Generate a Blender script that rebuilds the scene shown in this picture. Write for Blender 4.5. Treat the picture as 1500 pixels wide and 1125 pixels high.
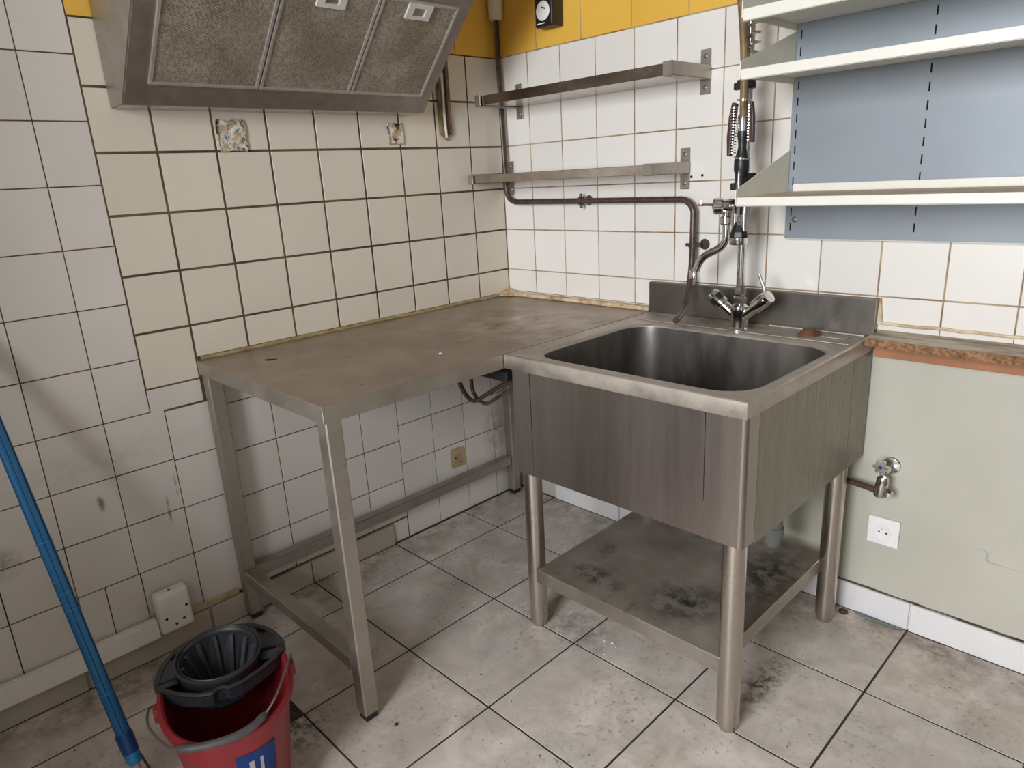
import bpy, bmesh, math, random
from mathutils import Vector, Matrix
random.seed(7)
for o in list(bpy.data.objects): bpy.data.objects.remove(o)
S = bpy.context.scene
C = S.collection
PI = math.pi

def lin(c):
    c /= 255.0
    return c/12.92 if c <= .04045 else ((c+.055)/1.055)**2.4
def rgb(r, g, b): return (lin(r), lin(g), lin(b), 1)

# ------------------------------------------------------------------ camera
cam = bpy.data.cameras.new('camera'); camo = bpy.data.objects.new('camera', cam); C.objects.link(camo)
cam.sensor_width = 36; cam.lens = 1016.35*36/1500; cam.clip_start = .02
R = Matrix(((0.70273935, -0.16731827, 0.69149259), (0.70944762, 0.23762965, -0.66348792), (-0.05330548, 0.95683684, 0.28569526)))
camo.matrix_world = Matrix.Translation((1.98695, -1.92244, 1.27805)) @ R.to_4x4()
S.camera = camo

# ------------------------------------------------------------------ light
W = bpy.data.worlds.new('world'); S.world = W; W.use_nodes = True
W.node_tree.nodes['Background'].inputs[0].default_value = (.80, .88, 1.0, 1)
W.node_tree.nodes['Background'].inputs[1].default_value = .6
def area(name, loc, target, sx, sy, power, col):
    l = bpy.data.lights.new(name, 'AREA'); l.shape = 'RECTANGLE'; l.size = sx; l.size_y = sy; l.energy = power; l.color = col
    o = bpy.data.objects.new(name, l); C.objects.link(o); o.location = loc
    o.rotation_euler = (Vector(target)-Vector(loc)).to_track_quat('-Z', 'Y').to_euler()
    return o
area('window_daylight', (1.80, -4.12, 1.70), (1.6, 0, .95), 1.3, 1.3, 140, (.93, .955, 1.0))
area('side_fill', (3.52, -2.3, 1.35), (0, -1.2, .8), 1.0, 1.9, 2.5, (.885, .94, 1.0))  # unseen fill lamp, added to brighten from the right
vs = S.view_settings
vs.view_transform = 'Standard'; vs.look = 'None'; vs.gamma = 1; vs.use_curve_mapping = False; vs.exposure = 0.08

# ------------------------------------------------------------------ node materials
class NT:
    def __init__(s, name):
        s.m = bpy.data.materials.new(name); s.m.use_nodes = True; s.t = s.m.node_tree; s.n = s.t.nodes
        s.b = s.n['Principled BSDF']; s.pos = None
    def new(s, k, **a):
        x = s.n.new(k)
        for q, v in a.items(): setattr(x, q, v)
        return x
    def l(s, a, b): s.t.links.new(a, b)
    def P(s, scale=(1, 1, 1)):
        if s.pos is None:
            s.pos = s.new('ShaderNodeNewGeometry').outputs['Position']
        if tuple(scale) == (1, 1, 1): return s.pos
        v = s.new('ShaderNodeVectorMath', operation='MULTIPLY'); s.l(s.pos, v.inputs[0]); v.inputs[1].default_value = scale
        return v.outputs[0]
    def noise(s, scale, detail=4, rough=.55, stretch=(1, 1, 1), dist=0):
        x = s.new('ShaderNodeTexNoise'); s.l(s.P(stretch), x.inputs['Vector'])
        x.inputs['Scale'].default_value = scale; x.inputs['Detail'].default_value = detail; x.inputs['Roughness'].default_value = rough
        x.inputs['Distortion'].default_value = dist
        return x.outputs['Fac']
    def ramp(s, f, a, b, ca=(0, 0, 0, 1), cb=(1, 1, 1, 1)):
        x = s.new('ShaderNodeValToRGB'); s.l(f, x.inputs[0]); e = x.color_ramp.elements
        e[0].position = a; e[1].position = b; e[0].color = ca; e[1].color = cb
        return x.outputs[0]
    def mix(s, f, a, b, mode='MIX'):
        x = s.new('ShaderNodeMix', data_type='RGBA', blend_type=mode)
        for v, i in ((f, 0), (a, 6), (b, 7)):
            if isinstance(v, (int, float)): x.inputs[i].default_value = v
            elif isinstance(v, tuple): x.inputs[i].default_value = v
            else: s.l(v, x.inputs[i])
        return x.outputs[2]
    def math(s, op, a, b=0):
        x = s.new('ShaderNodeMath', operation=op)
        for i, v in ((0, a), (1, b)):
            if isinstance(v, (int, float)): x.inputs[i].default_value = v
            else: s.l(v, x.inputs[i])
        return x.outputs[0]
    def blob(s, c, r, soft=.6):
        """soft ellipsoid mask around a place in the room (stain shapes)"""
        v = s.new('ShaderNodeVectorMath', operation='SUBTRACT'); s.l(s.P(), v.inputs[0]); v.inputs[1].default_value = c
        w = s.new('ShaderNodeVectorMath', operation='DIVIDE'); s.l(v.outputs[0], w.inputs[0]); w.inputs[1].default_value = r
        q = s.new('ShaderNodeVectorMath', operation='LENGTH'); s.l(w.outputs[0], q.inputs[0])
        return s.ramp(q.outputs['Value'], soft, 1.0, (1, 1, 1, 1), (0, 0, 0, 1))
    def bump(s, h, strength=.2, dist=.002):
        x = s.new('ShaderNodeBump'); x.inputs['Strength'].default_value = strength; x.inputs['Distance'].default_value = dist
        s.l(h, x.inputs['Height']); s.l(x.outputs[0], s.b.inputs['Normal'])
    def set(s, col=None, rough=None, metal=None):
        for v, k in ((col, 'Base Color'), (rough, 'Roughness'), (metal, 'Metallic')):
            if v is None: continue
            if isinstance(v, (int, float, tuple)): s.b.inputs[k].default_value = v
            else: s.l(v, s.b.inputs[k])
        return s.m
    def rnd(s): return s.new('ShaderNodeObjectInfo').outputs['Random']

def plain(name, c, rough=.5, metal=0, var=.12, scale=30, bump=0, c2=None):
    t = NT(name); c2 = c2 or tuple(x*(1-var*2.2) for x in c[:3])+(1,)
    n = t.noise(scale, 4)
    if bump: t.bump(t.noise(scale*3, 3), bump)
    return t.set(t.mix(t.ramp(n, .35, .7), c, c2), rough, metal)

def tile_mat(name, c, c2, rough=.22, dirt=.25, dcol=rgb(120, 100, 75), marks=()):
    t = NT(name)
    n = t.noise(4, 2)
    base = t.mix(n, c, c2)
    base = t.mix(t.math('MULTIPLY', t.rnd(), .10), base, rgb(150, 140, 128), 'MULTIPLY')
    sp = t.math('MULTIPLY', t.ramp(t.noise(16, 6, .7), .66, .78), dirt)
    sp2 = t.math('MULTIPLY', t.ramp(t.noise(60, 3, .6), .74, .80), dirt*1.6)
    base = t.mix(sp, base, dcol); base = t.mix(sp2, base, rgb(70, 60, 50))
    for mc, mr, ms in marks:
        base = t.mix(t.math('MULTIPLY', t.math('MULTIPLY', t.blob(mc, mr, .25), t.ramp(t.noise(38, 5, .65), .36, .56)), ms), base, rgb(84, 68, 50))
    t.bump(t.noise(7, 1), .03, .003)
    return t.set(base, t.ramp(t.noise(5, 3), .2, .8, (rough,)*3+(1,), (rough+.08,)*3+(1,)))

M = {}
M['tile_beige'] = tile_mat('glazed_beige_tile', rgb(226, 217, 200), rgb(223, 213, 196), .20, .05)
M['tile_white'] = tile_mat('glazed_white_tile', rgb(240, 236, 230), rgb(234, 229, 221), .20, .06)
M['tile_old'] = tile_mat('old_grey_white_tile', rgb(226, 219, 212), rgb(214, 207, 198), .28, .22, marks=(((0, -1.55, .506), (.2, .012, .03), .9), ((0, -1.391, .425), (.2, .006, .05), .8), ((0, -1.36, .489), (.2, .005, .04), .7), ((0, -1.785, .43), (.2, .05, .05), .5), ((0, -.12, .28), (.2, .08, .14), .45), ((0, -1.60, .62), (.2, .4, .06), .12)))
M['tile_yellow'] = tile_mat('glazed_yellow_tile', rgb(240, 192, 84), rgb(234, 182, 76), .25, .05, rgb(150, 100, 30))
t = NT('grout_brown'); M['grout_l'] = t.set(t.mix(t.ramp(t.noise(7, 5), .35, .65), rgb(62, 48, 32), rgb(112, 92, 66)), .9)
t = NT('grout_tan'); M['grout_r'] = t.set(t.mix(t.ramp(t.noise(9, 5), .35, .65), rgb(120, 92, 62), rgb(186, 168, 142)), .9)
t = NT('grout_floor'); M['grout_f'] = t.set(t.mix(t.ramp(t.noise(9, 5), .35, .65), rgb(44, 37, 31), rgb(78, 69, 60)), .95)

# floor tile: mottled stone-look ceramic with ground-in dirt
t = NT('floor_ceramic')
a = t.mix(t.ramp(t.noise(9, 6, .62, dist=.6), .32, .68), rgb(232, 222, 212), rgb(192, 181, 168))
a = t.mix(t.math('MULTIPLY', t.ramp(t.noise(3, 3), .4, .7), .4), a, rgb(176, 172, 170))
a = t.mix(t.math('MULTIPLY', t.rnd(), .18), a, rgb(190, 180, 168), 'MULTIPLY')
grit = t.ramp(t.noise(60, 6, .75), .54, .66)
patch = t.ramp(t.noise(5, 4, .6), .40, .62)
a = t.mix(t.math('MULTIPLY', t.math('MULTIPLY', grit, patch), .65), a, rgb(92, 76, 58))
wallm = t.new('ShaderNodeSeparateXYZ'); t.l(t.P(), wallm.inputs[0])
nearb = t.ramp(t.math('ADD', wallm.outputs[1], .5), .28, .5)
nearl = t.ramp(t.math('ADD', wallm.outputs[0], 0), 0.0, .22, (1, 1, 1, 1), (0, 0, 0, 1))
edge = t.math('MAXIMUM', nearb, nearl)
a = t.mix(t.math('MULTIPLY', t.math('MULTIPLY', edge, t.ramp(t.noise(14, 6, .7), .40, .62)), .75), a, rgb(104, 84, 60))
smear = t.math('MULTIPLY', t.math('MAXIMUM', t.blob((1.335, -.47, 0), (.055, .19, .1), .2), t.blob((.57, -1.37, 0), (.10, .10, .1), .3)), t.ramp(t.noise(40, 6, .75), .44, .58))
a = t.mix(t.math('MULTIPLY', smear, .85), a, rgb(50, 42, 34))
st2 = t.math('MULTIPLY', t.math('MAXIMUM', t.blob((1.62, -.05, 0), (.16, .10, .1), .1), t.math('MAXIMUM', t.blob((.82, -.60, 0), (.2, .12, .1), .2), t.blob((.09, -1.62, 0), (.08, .3, .1), .3))), t.ramp(t.noise(22, 6, .7), .42, .60))
a = t.mix(t.math('MULTIPLY', st2, .6), a, rgb(96, 76, 56))
spk = t.ramp(t.noise(75, 2, .5), .715, .735)
a = t.mix(t.math('MULTIPLY', spk, .8), a, rgb(46, 38, 32))
t.bump(t.noise(45, 5), .25, .002)
M['floor_tile'] = t.set(a, t.ramp(t.noise(10, 4), .2, .8, (.38,)*3+(1,), (.62,)*3+(1,)))

t = NT('painted_plaster')
a = t.mix(t.ramp(t.noise(2.2, 4), .3, .7), rgb(198, 194, 180), rgb(184, 181, 167))
crk = t.new('ShaderNodeTexVoronoi', feature='DISTANCE_TO_EDGE'); crk.inputs['Scale'].default_value = 3.1
wv = t.new('ShaderNodeVectorMath', operation='ADD'); nz = t.new('ShaderNodeTexNoise'); nz.inputs['Scale'].default_value = 7
t.l(t.P(), nz.inputs['Vector']); sc = t.new('ShaderNodeVectorMath', operation='SCALE'); t.l(nz.outputs['Color'], sc.inputs[0]); sc.inputs['Scale'].default_value = .28
t.l(t.P(), wv.inputs[0]); t.l(sc.outputs[0], wv.inputs[1]); t.l(wv.outputs[0], crk.inputs['Vector'])
ck = t.math('MULTIPLY', t.ramp(crk.outputs['Distance'], .0, .006, (1, 1, 1, 1), (0, 0, 0, 1)), t.ramp(t.noise(3.7, 2), .56, .66))
a = t.mix(t.math('MULTIPLY', ck, .5), a, rgb(120, 112, 100))
a = t.mix(t.math('MULTIPLY', t.ramp(t.noise(24, 6, .7), .66, .76), .4), a, rgb(140, 126, 100))
t.bump(t.noise(26, 5), .3, .002)
M['plaster'] = t.set(a, .55)
M['wall_plain'] = plain('room_wall_paint', rgb(150, 141, 128), .8, 0, .04, 3)
M['ceiling'] = plain('ceiling_paint', rgb(225, 220, 210), .9, 0, .03, 3)

def steel(name, c, c2, rough=.35, metal=1.0, streak=(1, 1, 1), sscale=30, dust=0, dcol=rgb(170, 158, 142), dscale=6, da=.42, db=.6, bumpv=.05, spots=0, scol=rgb(60, 55, 50), spscale=35, spa=.60, spb=.68):
    t = NT(name)
    n = t.ramp(t.noise(sscale, 5, .6, streak), .3, .72)
    col = t.mix(n, c, c2); met = metal; ro = t.ramp(t.noise(sscale*.6, 4, .6, streak), .25, .75, (rough-(.06 if streak[2] > .06 else .02),)*3+(1,), (rough+(.12 if streak[2] > .06 else .04),)*3+(1,))
    if dust:
        d = t.math('MULTIPLY', t.ramp(t.noise(dscale, 6, .62, streak if streak != (1, 1, 1) else (1, 1, 1)), da, db), dust)
        col = t.mix(d, col, dcol); met = t.math('SUBTRACT', metal, t.math('MULTIPLY', d, metal)); ro = t.mix(d, ro, (.8, .8, .8, 1))
    if spots:
        d2 = t.math('MULTIPLY', t.ramp(t.noise(spscale, 5, .65), spa, spb), spots)
        col = t.mix(d2, col, scol); ro = t.mix(d2, ro, (.7, .7, .7, 1))
    if bumpv: t.bump(t.noise(sscale*2, 3, .5, streak), bumpv, .001)
    if streak[2] < .1:   # fine limescale runs
        f = t.ramp(t.noise(150, 3, .6, (1, 1, .02)), .52, .66); col = t.mix(t.math('MULTIPLY', t.math('MULTIPLY', f, t.ramp(t.noise(4, 4), .42, .62)), .28), col, rgb(178, 168, 150))
    return t.set(col, ro, met)

M['steel'] = steel('brushed_steel', rgb(186, 178, 168), rgb(160, 152, 143), .34)
M['steel_leg'] = steel('table_leg_steel', rgb(176, 168, 158), rgb(164, 156, 146), .40, .95, sscale=16, dust=.25, dcol=rgb(158, 148, 132), dscale=9, da=.35, db=.75, bumpv=.01, spots=.45, scol=rgb(84, 72, 58), spscale=110, spa=.64, spb=.68)
M['steel_dark'] = steel('greasy_hood_steel', rgb(166, 157, 150), rgb(150, 142, 136), .42, .9, bumpv=.01)
M['steel_bright'] = steel('polished_tube_steel', rgb(200, 193, 184), rgb(192, 184, 174), .24, 1, sscale=7, bumpv=.0, spots=.15, scol=rgb(130, 112, 94), spscale=120, spa=.64, spb=.70)
M['steel_mirror'] = steel('polished_shelf_steel', rgb(182, 172, 162), rgb(160, 150, 141), .20, 1, bumpv=.01)
M['table_top'] = steel('dusty_table_steel', rgb(168, 156, 143), rgb(150, 138, 126), .45, .7, dust=.75, dcol=rgb(176, 158, 140), dscale=3, da=.30, db=.60, spots=.0)
# table top: darker bare wear towards the sink end, crumbs and scratches
t = NT('dusty_table_top')
c = t.mix(t.ramp(t.noise(3, 5, .6), .3, .7), rgb(166, 148, 130), rgb(140, 125, 112))
wear = t.math('MULTIPLY', t.blob((.45, -.42, .83), (.42, .34, .3), .25), t.ramp(t.noise(17, 6, .7, (1, .5, 1)), .46, .60))
c = t.mix(t.math('MULTIPLY', wear, .7), c, rgb(196, 178, 158))
wear2 = t.math('MULTIPLY', t.blob((.55, -.40, .83), (.34, .30, .3), .2), t.ramp(t.noise(13, 6, .75, (1, .6, 1), .7), .54, .62))
c = t.mix(t.math('MULTIPLY', wear2, .75), c, rgb(84, 72, 62))
c = t.mix(t.math('MULTIPLY', t.ramp(t.noise(48, 3, .5), .69, .73), .7), c, rgb(80, 68, 60))
t.bump(t.noise(30, 4), .1, .001)
M['table_top'] = t.set(c, t.ramp(t.noise(8, 5), .25, .75, (.28,)*3+(1,), (.52,)*3+(1,)), .55)
M['rim'] = steel('scaled_rim_steel', rgb(192, 184, 174), rgb(178, 170, 160), .36, .9, dust=.55, dcol=rgb(184, 172, 158), dscale=7, da=.38, db=.70, bumpv=.01, spots=.32, scol=rgb(120, 108, 94), spscale=110, spa=.56, spb=.72)
M['panel_steel'] = steel('streaked_panel_steel', rgb(162, 152, 145), rgb(154, 144, 137), .33, .95, (1, 1, .05), 240, dust=.13, dcol=rgb(116, 104, 94), dscale=5, da=.40, db=.75, bumpv=.0, spots=.22, scol=rgb(186, 176, 162), spscale=110, spa=.64, spb=.70)
M['side_steel'] = steel('limescaled_side_steel', rgb(150, 142, 130), rgb(122, 113, 102), .34, .9, (1, 1, .035), 220, dust=.4, dcol=rgb(150, 142, 124), dscale=160, da=.40, db=.68, bumpv=.02, spots=.3, scol=rgb(84, 74, 60), spscale=90)
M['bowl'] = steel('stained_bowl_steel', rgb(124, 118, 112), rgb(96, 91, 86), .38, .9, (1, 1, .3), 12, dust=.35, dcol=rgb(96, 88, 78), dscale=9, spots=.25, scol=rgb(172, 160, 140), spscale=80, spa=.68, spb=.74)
M['splash'] = steel('backsplash_steel', rgb(138, 133, 126), rgb(118, 112, 106), .34, .95, (1, 1, .3), 12, spots=.4, scol=rgb(186, 176, 162), spscale=70, spa=.66, spb=.72)
t = NT('grimy_lower_shelf')
c = t.mix(t.ramp(t.noise(5, 6, .6), .3, .7), rgb(170, 160, 146), rgb(122, 113, 102))
blk = t.math('MAXIMUM', t.blob((.90, -.60, .2), (.11, .05, .2), .2), t.math('MAXIMUM', t.blob((1.15, -.55, .2), (.12, .12, .2), .1), t.blob((1.25, -.3, .2), (.13, .2, .2), .1)))
c = t.mix(t.math('MULTIPLY', t.math('MULTIPLY', blk, t.ramp(t.noise(26, 5, .65), .44, .56)), .85), c, rgb(34, 30, 27))
c = t.mix(t.math('MULTIPLY', t.ramp(t.noise(12, 6, .7), .58, .68), .55), c, rgb(60, 53, 46))
c = t.mix(t.math('MULTIPLY', t.ramp(t.noise(90, 2), .74, .77), .7), c, rgb(176, 166, 150))
M['shelf_grime'] = t.set(c, t.ramp(t.noise(7, 4), .3, .7, (.35,)*3+(1,), (.7,)*3+(1,)), .35)
# grease filter: fine aluminium mesh
t = NT('grease_filter_mesh')
w1 = t.new('ShaderNodeTexWave', wave_type='BANDS', bands_direction='DIAGONAL'); w1.inputs['Scale'].default_value = 70; t.l(t.P((1, 1, 1)), w1.inputs['Vector'])
w2 = t.new('ShaderNodeTexWave', wave_type='BANDS', bands_direction='DIAGONAL'); w2.inputs['Scale'].default_value = 70; t.l(t.P((1, -1, 1)), w2.inputs['Vector'])
wv = t.math('MULTIPLY', w1.outputs['Fac'], w2.outputs['Fac'])
c = t.mix(t.ramp(t.noise(7, 5, .6), .38, .62), rgb(168, 158, 144), rgb(132, 118, 98))
c = t.mix(t.math('MULTIPLY', t.ramp(t.noise(130, 3, .8), .47, .58), .6), c, rgb(84, 74, 62))
c = t.mix(t.math('MULTIPLY', wv, .45), c, rgb(206, 196, 182))
t.bump(wv, .6, .0015)
M['filter'] = t.set(c, .55, .35)
M['alu'] = plain('filter_frame_aluminium', rgb(190, 184, 176), .45, .6, .08, 20)
M['cream_plastic'] = plain('cream_plastic', rgb(226, 214, 190), .5, 0, .04, 10)
M['white_plastic'] = plain('white_plastic', rgb(240, 238, 236), .35, 0, .02, 10)
M['offwhite'] = plain('grimy_offwhite_plastic', rgb(236, 230, 220), .42, 0, .04, 12)
M['grey_handle'] = plain('grey_handle_plastic', rgb(206, 202, 194), .5, 0, .04, 10)
M['black'] = plain('black_plastic', rgb(34, 33, 34), .4, 0, .1, 30)
M['dark_hole'] = plain('dark_opening', rgb(14, 12, 11), .9, 0, .1, 30)
M['brown_pipe'] = plain('brown_painted_pipe', rgb(92, 74, 64), .35, .15, .15, 30, c2=rgb(62, 46, 38))
M['brown_rubber'] = plain('brown_rubber', rgb(78, 48, 42), .45, 0, .1, 30)
M['hose'] = plain('olive_brown_hose', rgb(140, 116, 82), .5, .1, .15, 40, c2=rgb(98, 78, 52))
M['brass'] = plain('brass', rgb(190, 160, 100), .3, 1, .1, 30)
t = NT('chrome'); M['chrome'] = t.set(t.mix(t.ramp(t.noise(40, 4), .55, .75), rgb(214, 212, 208), rgb(150, 140, 126)), t.ramp(t.noise(25, 3), .3, .8, (.10,)*3+(1,), (.3,)*3+(1,)), 1.0)
M['blue_panel'] = plain('blue_grey_painted_metal', rgb(146, 154, 161), .42, .1, .04, 5)
M['shelf_white'] = plain('cream_painted_shelf', rgb(238, 234, 222), .4, 0, .03, 6)
t = NT('dusty_shelf_top'); M['shelf_dusty'] = t.set(t.mix(t.ramp(t.noise(11, 5, .6, (.6, 2, 1)), .4, .7), rgb(226, 212, 184), rgb(200, 180, 146)), .6)
M['bracket_paint'] = plain('grey_cream_bracket_paint', rgb(234, 229, 212), .45, 0, .04, 8)
t = NT('chipboard'); M['chipboard'] = t.set(t.mix(t.ramp(t.noise(110, 4, .7), .35, .65), rgb(168, 128, 92), rgb(100, 68, 44)), .9); t.bump(t.noise(120, 4, .7), .8, .003)
M['batten'] = plain('brown_batten_wood', rgb(172, 118, 80), .6, 0, .12, 9, .1)
t = NT('worn_laminate'); M['laminate'] = t.set(t.mix(t.ramp(t.noise(14, 6, .7, (.5, 2, 1)), .45, .62), rgb(196, 184, 166), rgb(140, 122, 98)), .6)
t = NT('yellowed_sealant'); M['sealant'] = t.set(t.mix(t.ramp(t.noise(18, 5, .65), .4, .65), rgb(222, 208, 178), rgb(166, 126, 84)), .6); t.bump(t.noise(50, 4), .5, .003)
M['sealant_thin'] = plain('olive_sealant', rgb(178, 158, 112), .6, 0, .2, 25)
t = NT('rubble_plaster')
c = t.mix(t.ramp(t.noise(30, 6, .7), .45, .55), rgb(232, 228, 220), rgb(186, 160, 124))
c = t.mix(t.ramp(t.noise(22, 6, .75, (1, 1.6, 1), .5), .50, .60), c, rgb(48, 38, 30))
M['rubble'] = t.set(c, .9); t.bump(t.noise(45, 5), 1, .006)
M['patch_tan'] = plain('tan_glue_patch', rgb(196, 172, 132), .7, 0, .15, 20)
M['skirt_marble'] = tile_mat('white_marble_skirting', rgb(236, 234, 232), rgb(222, 219, 220), .25, .12)
M['skirt_stone'] = tile_mat('stone_skirting', rgb(192, 182, 166), rgb(168, 156, 138), .45, .7)
M['red'] = plain('red_bucket_plastic', rgb(138, 32, 40), .40, 0, .08, 8)
M['dark_grey'] = plain('dark_grey_plastic', rgb(46, 48, 52), .42, 0, .1, 20)
M['grey_rib'] = plain('grey_rib_plastic', rgb(70, 71, 74), .45, 0, .1, 20)
t = NT('mortar'); M['mortar'] = t.set(t.mix(t.ramp(t.noise(60, 6, .75), .4, .6), rgb(96, 78, 60), rgb(48, 38, 30)), .95); t.bump(t.noise(70, 5), 1, .006)
M['gap_dirt'] = plain('gap_dirt', rgb(92, 76, 58), .95, 0, .3, 30)
M['wire'] = plain('galvanised_wire', rgb(150, 146, 138), .4, .8, .1, 40)
M['grip'] = plain('grey_grip_plastic', rgb(82, 78, 78), .55, 0, .15, 60)
M['blue_label'] = plain('blue_label', rgb(36, 84, 158), .5, 0, .03, 10)
M['white_label'] = plain('white_label', rgb(222, 222, 226), .5, 0, .03, 10)
M['blue_pole'] = plain('blue_pole_plastic', rgb(38, 108, 158), .35, 0, .05, 20)
M['blue_pole_dark'] = plain('blue_pole_groove_shade', rgb(14, 52, 88), .5, 0, .05, 20)
M['navy'] = plain('navy_collar_plastic', rgb(24, 66, 134), .4, 0, .05, 20)
M['cyan'] = plain('light_blue_collar', rgb(40, 136, 196), .4, 0, .05, 20)
M['rod'] = plain('dull_rod', rgb(172, 160, 154), .5, 0, .1, 20)
M['grey_pvc'] = plain('grey_pvc', rgb(128, 128, 128), .45, 0, .06, 20)
M['copper_old'] = plain('old_copper', rgb(140, 98, 76), .4, .7, .2, 30)
M['wood_strip'] = plain('bare_strip_wood', rgb(150, 126, 92), .8, 0, .3, 25, .3)
M['blue_wire'] = plain('blue_wire_sheath', rgb(92, 116, 126), .5, 0, .1, 30)
M['crumb'] = plain('white_crumb', rgb(222, 216, 206), .8, 0, .05, 30)

# ------------------------------------------------------------------ geometry helpers
def finish(name, bm, mat, parent=None, smooth=False, loc=None):
    bmesh.ops.recalc_face_normals(bm, faces=bm.faces)
    me = bpy.data.meshes.new(name); bm.to_mesh(me); bm.free()
    if smooth:
        for p in me.polygons: p.use_smooth = True
        try: me.set_sharp_from_angle(angle=math.radians(38))
        except Exception: pass
    me.materials.append(mat)
    o = bpy.data.objects.new(name, me); C.objects.link(o)
    if parent is not None:
        o.parent = parent; o.matrix_parent_inverse = PINV[parent.name]
    if loc: o.location = loc
    return o
PINV = {}
def thing(name, label, cat, loc, group=None):
    o = bpy.data.objects.new(name, None); C.objects.link(o); o.location = loc; o.empty_display_size = .05
    PINV[o.name] = Matrix.Translation(loc).inverted()
    return tag(o, label, cat, group)
def tag(o, label=None, cat=None, group=None, kind=None):
    for k, v in (('label', label), ('category', cat), ('group', group), ('kind', kind)):
        if v: o[k] = v
    return o
def aspar(o):
    PINV[o.name] = Matrix.Identity(4); return o
def box(bm, x0, x1, y0, y1, z0, z1, bev=0, seg=1):
    vs_ = [bm.verts.new((x, y, z)) for x in (x0, x1) for y in (y0, y1) for z in (z0, z1)]
    fs = [bm.faces.new([vs_[i] for i in f]) for f in ((0, 1, 3, 2), (4, 6, 7, 5), (0, 4, 5, 1), (2, 3, 7, 6), (0, 2, 6, 4), (1, 5, 7, 3))]
    if bev:
        es = set(e for f in fs for e in f.edges)
        bmesh.ops.bevel(bm, geom=list(es), offset=bev, segments=seg, affect='EDGES', profile=.5)
    return bm
def bx(*a, **k): return box(bmesh.new(), *a, **k)
def obox(bm, c, ax, hs, bev=0):
    """oriented box: centre, three axes, half sizes"""
    b2 = bx(-hs[0], hs[0], -hs[1], hs[1], -hs[2], hs[2], bev=bev)
    m = Matrix((Vector(ax[0]), Vector(ax[1]), Vector(ax[2]))).transposed().to_4x4(); m.translation = Vector(c)
    b2.transform(m); me = bpy.data.meshes.new('tmp'); b2.to_mesh(me); b2.free(); bm.from_mesh(me); bpy.data.meshes.remove(me)
    return bm
def fillet(pts, r, n=6):
    pts = [Vector(p) for p in pts]; out = [pts[0]]
    for i in range(1, len(pts)-1):
        p = pts[i]; rr = r[i] if isinstance(r, (list, tuple)) else r
        a = (pts[i-1]-p); b = (pts[i+1]-p); rr = min(rr, a.length*.48, b.length*.48)
        a = p+a.normalized()*rr; b = p+b.normalized()*rr
        for k in range(n+1):
            u = k/n; out.append(a*(1-u)**2+p*2*u*(1-u)+b*u*u)
    out.append(pts[-1]); return out
def tube(bm, pts, r, n=12, caps=True, rf=None):
    pts = [Vector(p) for p in pts]; rings = []
    d = (pts[1]-pts[0]).normalized(); up = Vector((0, 0, 1)) if abs(d.z) < .9 else Vector((1, 0, 0))
    s = d.cross(up).normalized()
    for i, p in enumerate(pts):
        if i == 0: d = pts[1]-pts[0]
        elif i == len(pts)-1: d = pts[-1]-pts[-2]
        else: d = (pts[i+1]-p).normalized()+(p-pts[i-1]).normalized()
        d.normalize(); s = (s-d*s.dot(d)).normalized(); q = d.cross(s)
        rr = r[i] if isinstance(r, (list, tuple)) else r
        ring = []
        for k in range(n):
            a = 2*PI*k/n; f = rf(a) if rf else 1
            ring.append(bm.verts.new(p+(s*math.cos(a)+q*math.sin(a))*rr*f))
        rings.append(ring)
    for a, b in zip(rings, rings[1:]):
        for k in range(n): bm.faces.new((a[k], a[(k+1) % n], b[(k+1) % n], b[k]))
    if caps: bm.faces.new(rings[0][::-1]); bm.faces.new(rings[-1])
    return bm
def tb(*a, **k): return tube(bmesh.new(), *a, **k)
def lathe(bm, prof, c, axis=(0, 0, 1), n=24, closed=False, sx=1, sy=1):
    ax = Vector(axis).normalized(); up = Vector((0, 1, 0)) if abs(ax.y) < .9 else Vector((1, 0, 0))
    u = up.cross(ax).normalized(); v = ax.cross(u); c = Vector(c); rings = []
    for r, h in prof:
        if r < 1e-6: rings.append([bm.verts.new(c+ax*h)])
        else: rings.append([bm.verts.new(c+ax*h+u*r*sx*math.cos(2*PI*k/n)+v*r*sy*math.sin(2*PI*k/n)) for k in range(n)])
    prs = list(zip(rings, rings[1:]))
    if closed: prs.append((rings[-1], rings[0]))
    for a, b in prs:
        if len(a) == 1 and len(b) == 1: continue
        for k in range(n):
            k2 = (k+1) % n
            if len(a) == 1: bm.faces.new((a[0], b[k2], b[k]))
            elif len(b) == 1: bm.faces.new((a[k], a[k2], b[0]))
            else: bm.faces.new((a[k], a[k2], b[k2], b[k]))
    return bm
def lt(*a, **k): return lathe(bmesh.new(), *a, **k)
def prism(bm, pts, vec):
    """extrude a closed polygon (list of 3-D points) by vec"""
    vec = Vector(vec); a = [bm.verts.new(p) for p in pts]; b = [bm.verts.new(Vector(p)+vec) for p in pts]; n = len(pts)
    bm.faces.new(a[::-1]); bm.faces.new(b)
    for k in range(n): bm.faces.new((a[k], a[(k+1) % n], b[(k+1) % n], b[k]))
    return bm
def pr(pts, vec): return prism(bmesh.new(), pts, vec)
def bevall(bm, r, seg=2, ang=30):
    bmesh.ops.recalc_face_normals(bm, faces=bm.faces); bm.normal_update()
    es = [e for e in bm.edges if len(e.link_faces) == 2 and e.calc_face_angle(0) > math.radians(ang)]
    bmesh.ops.bevel(bm, geom=es, offset=r, segments=seg, affect='EDGES', profile=.6); return bm

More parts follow.
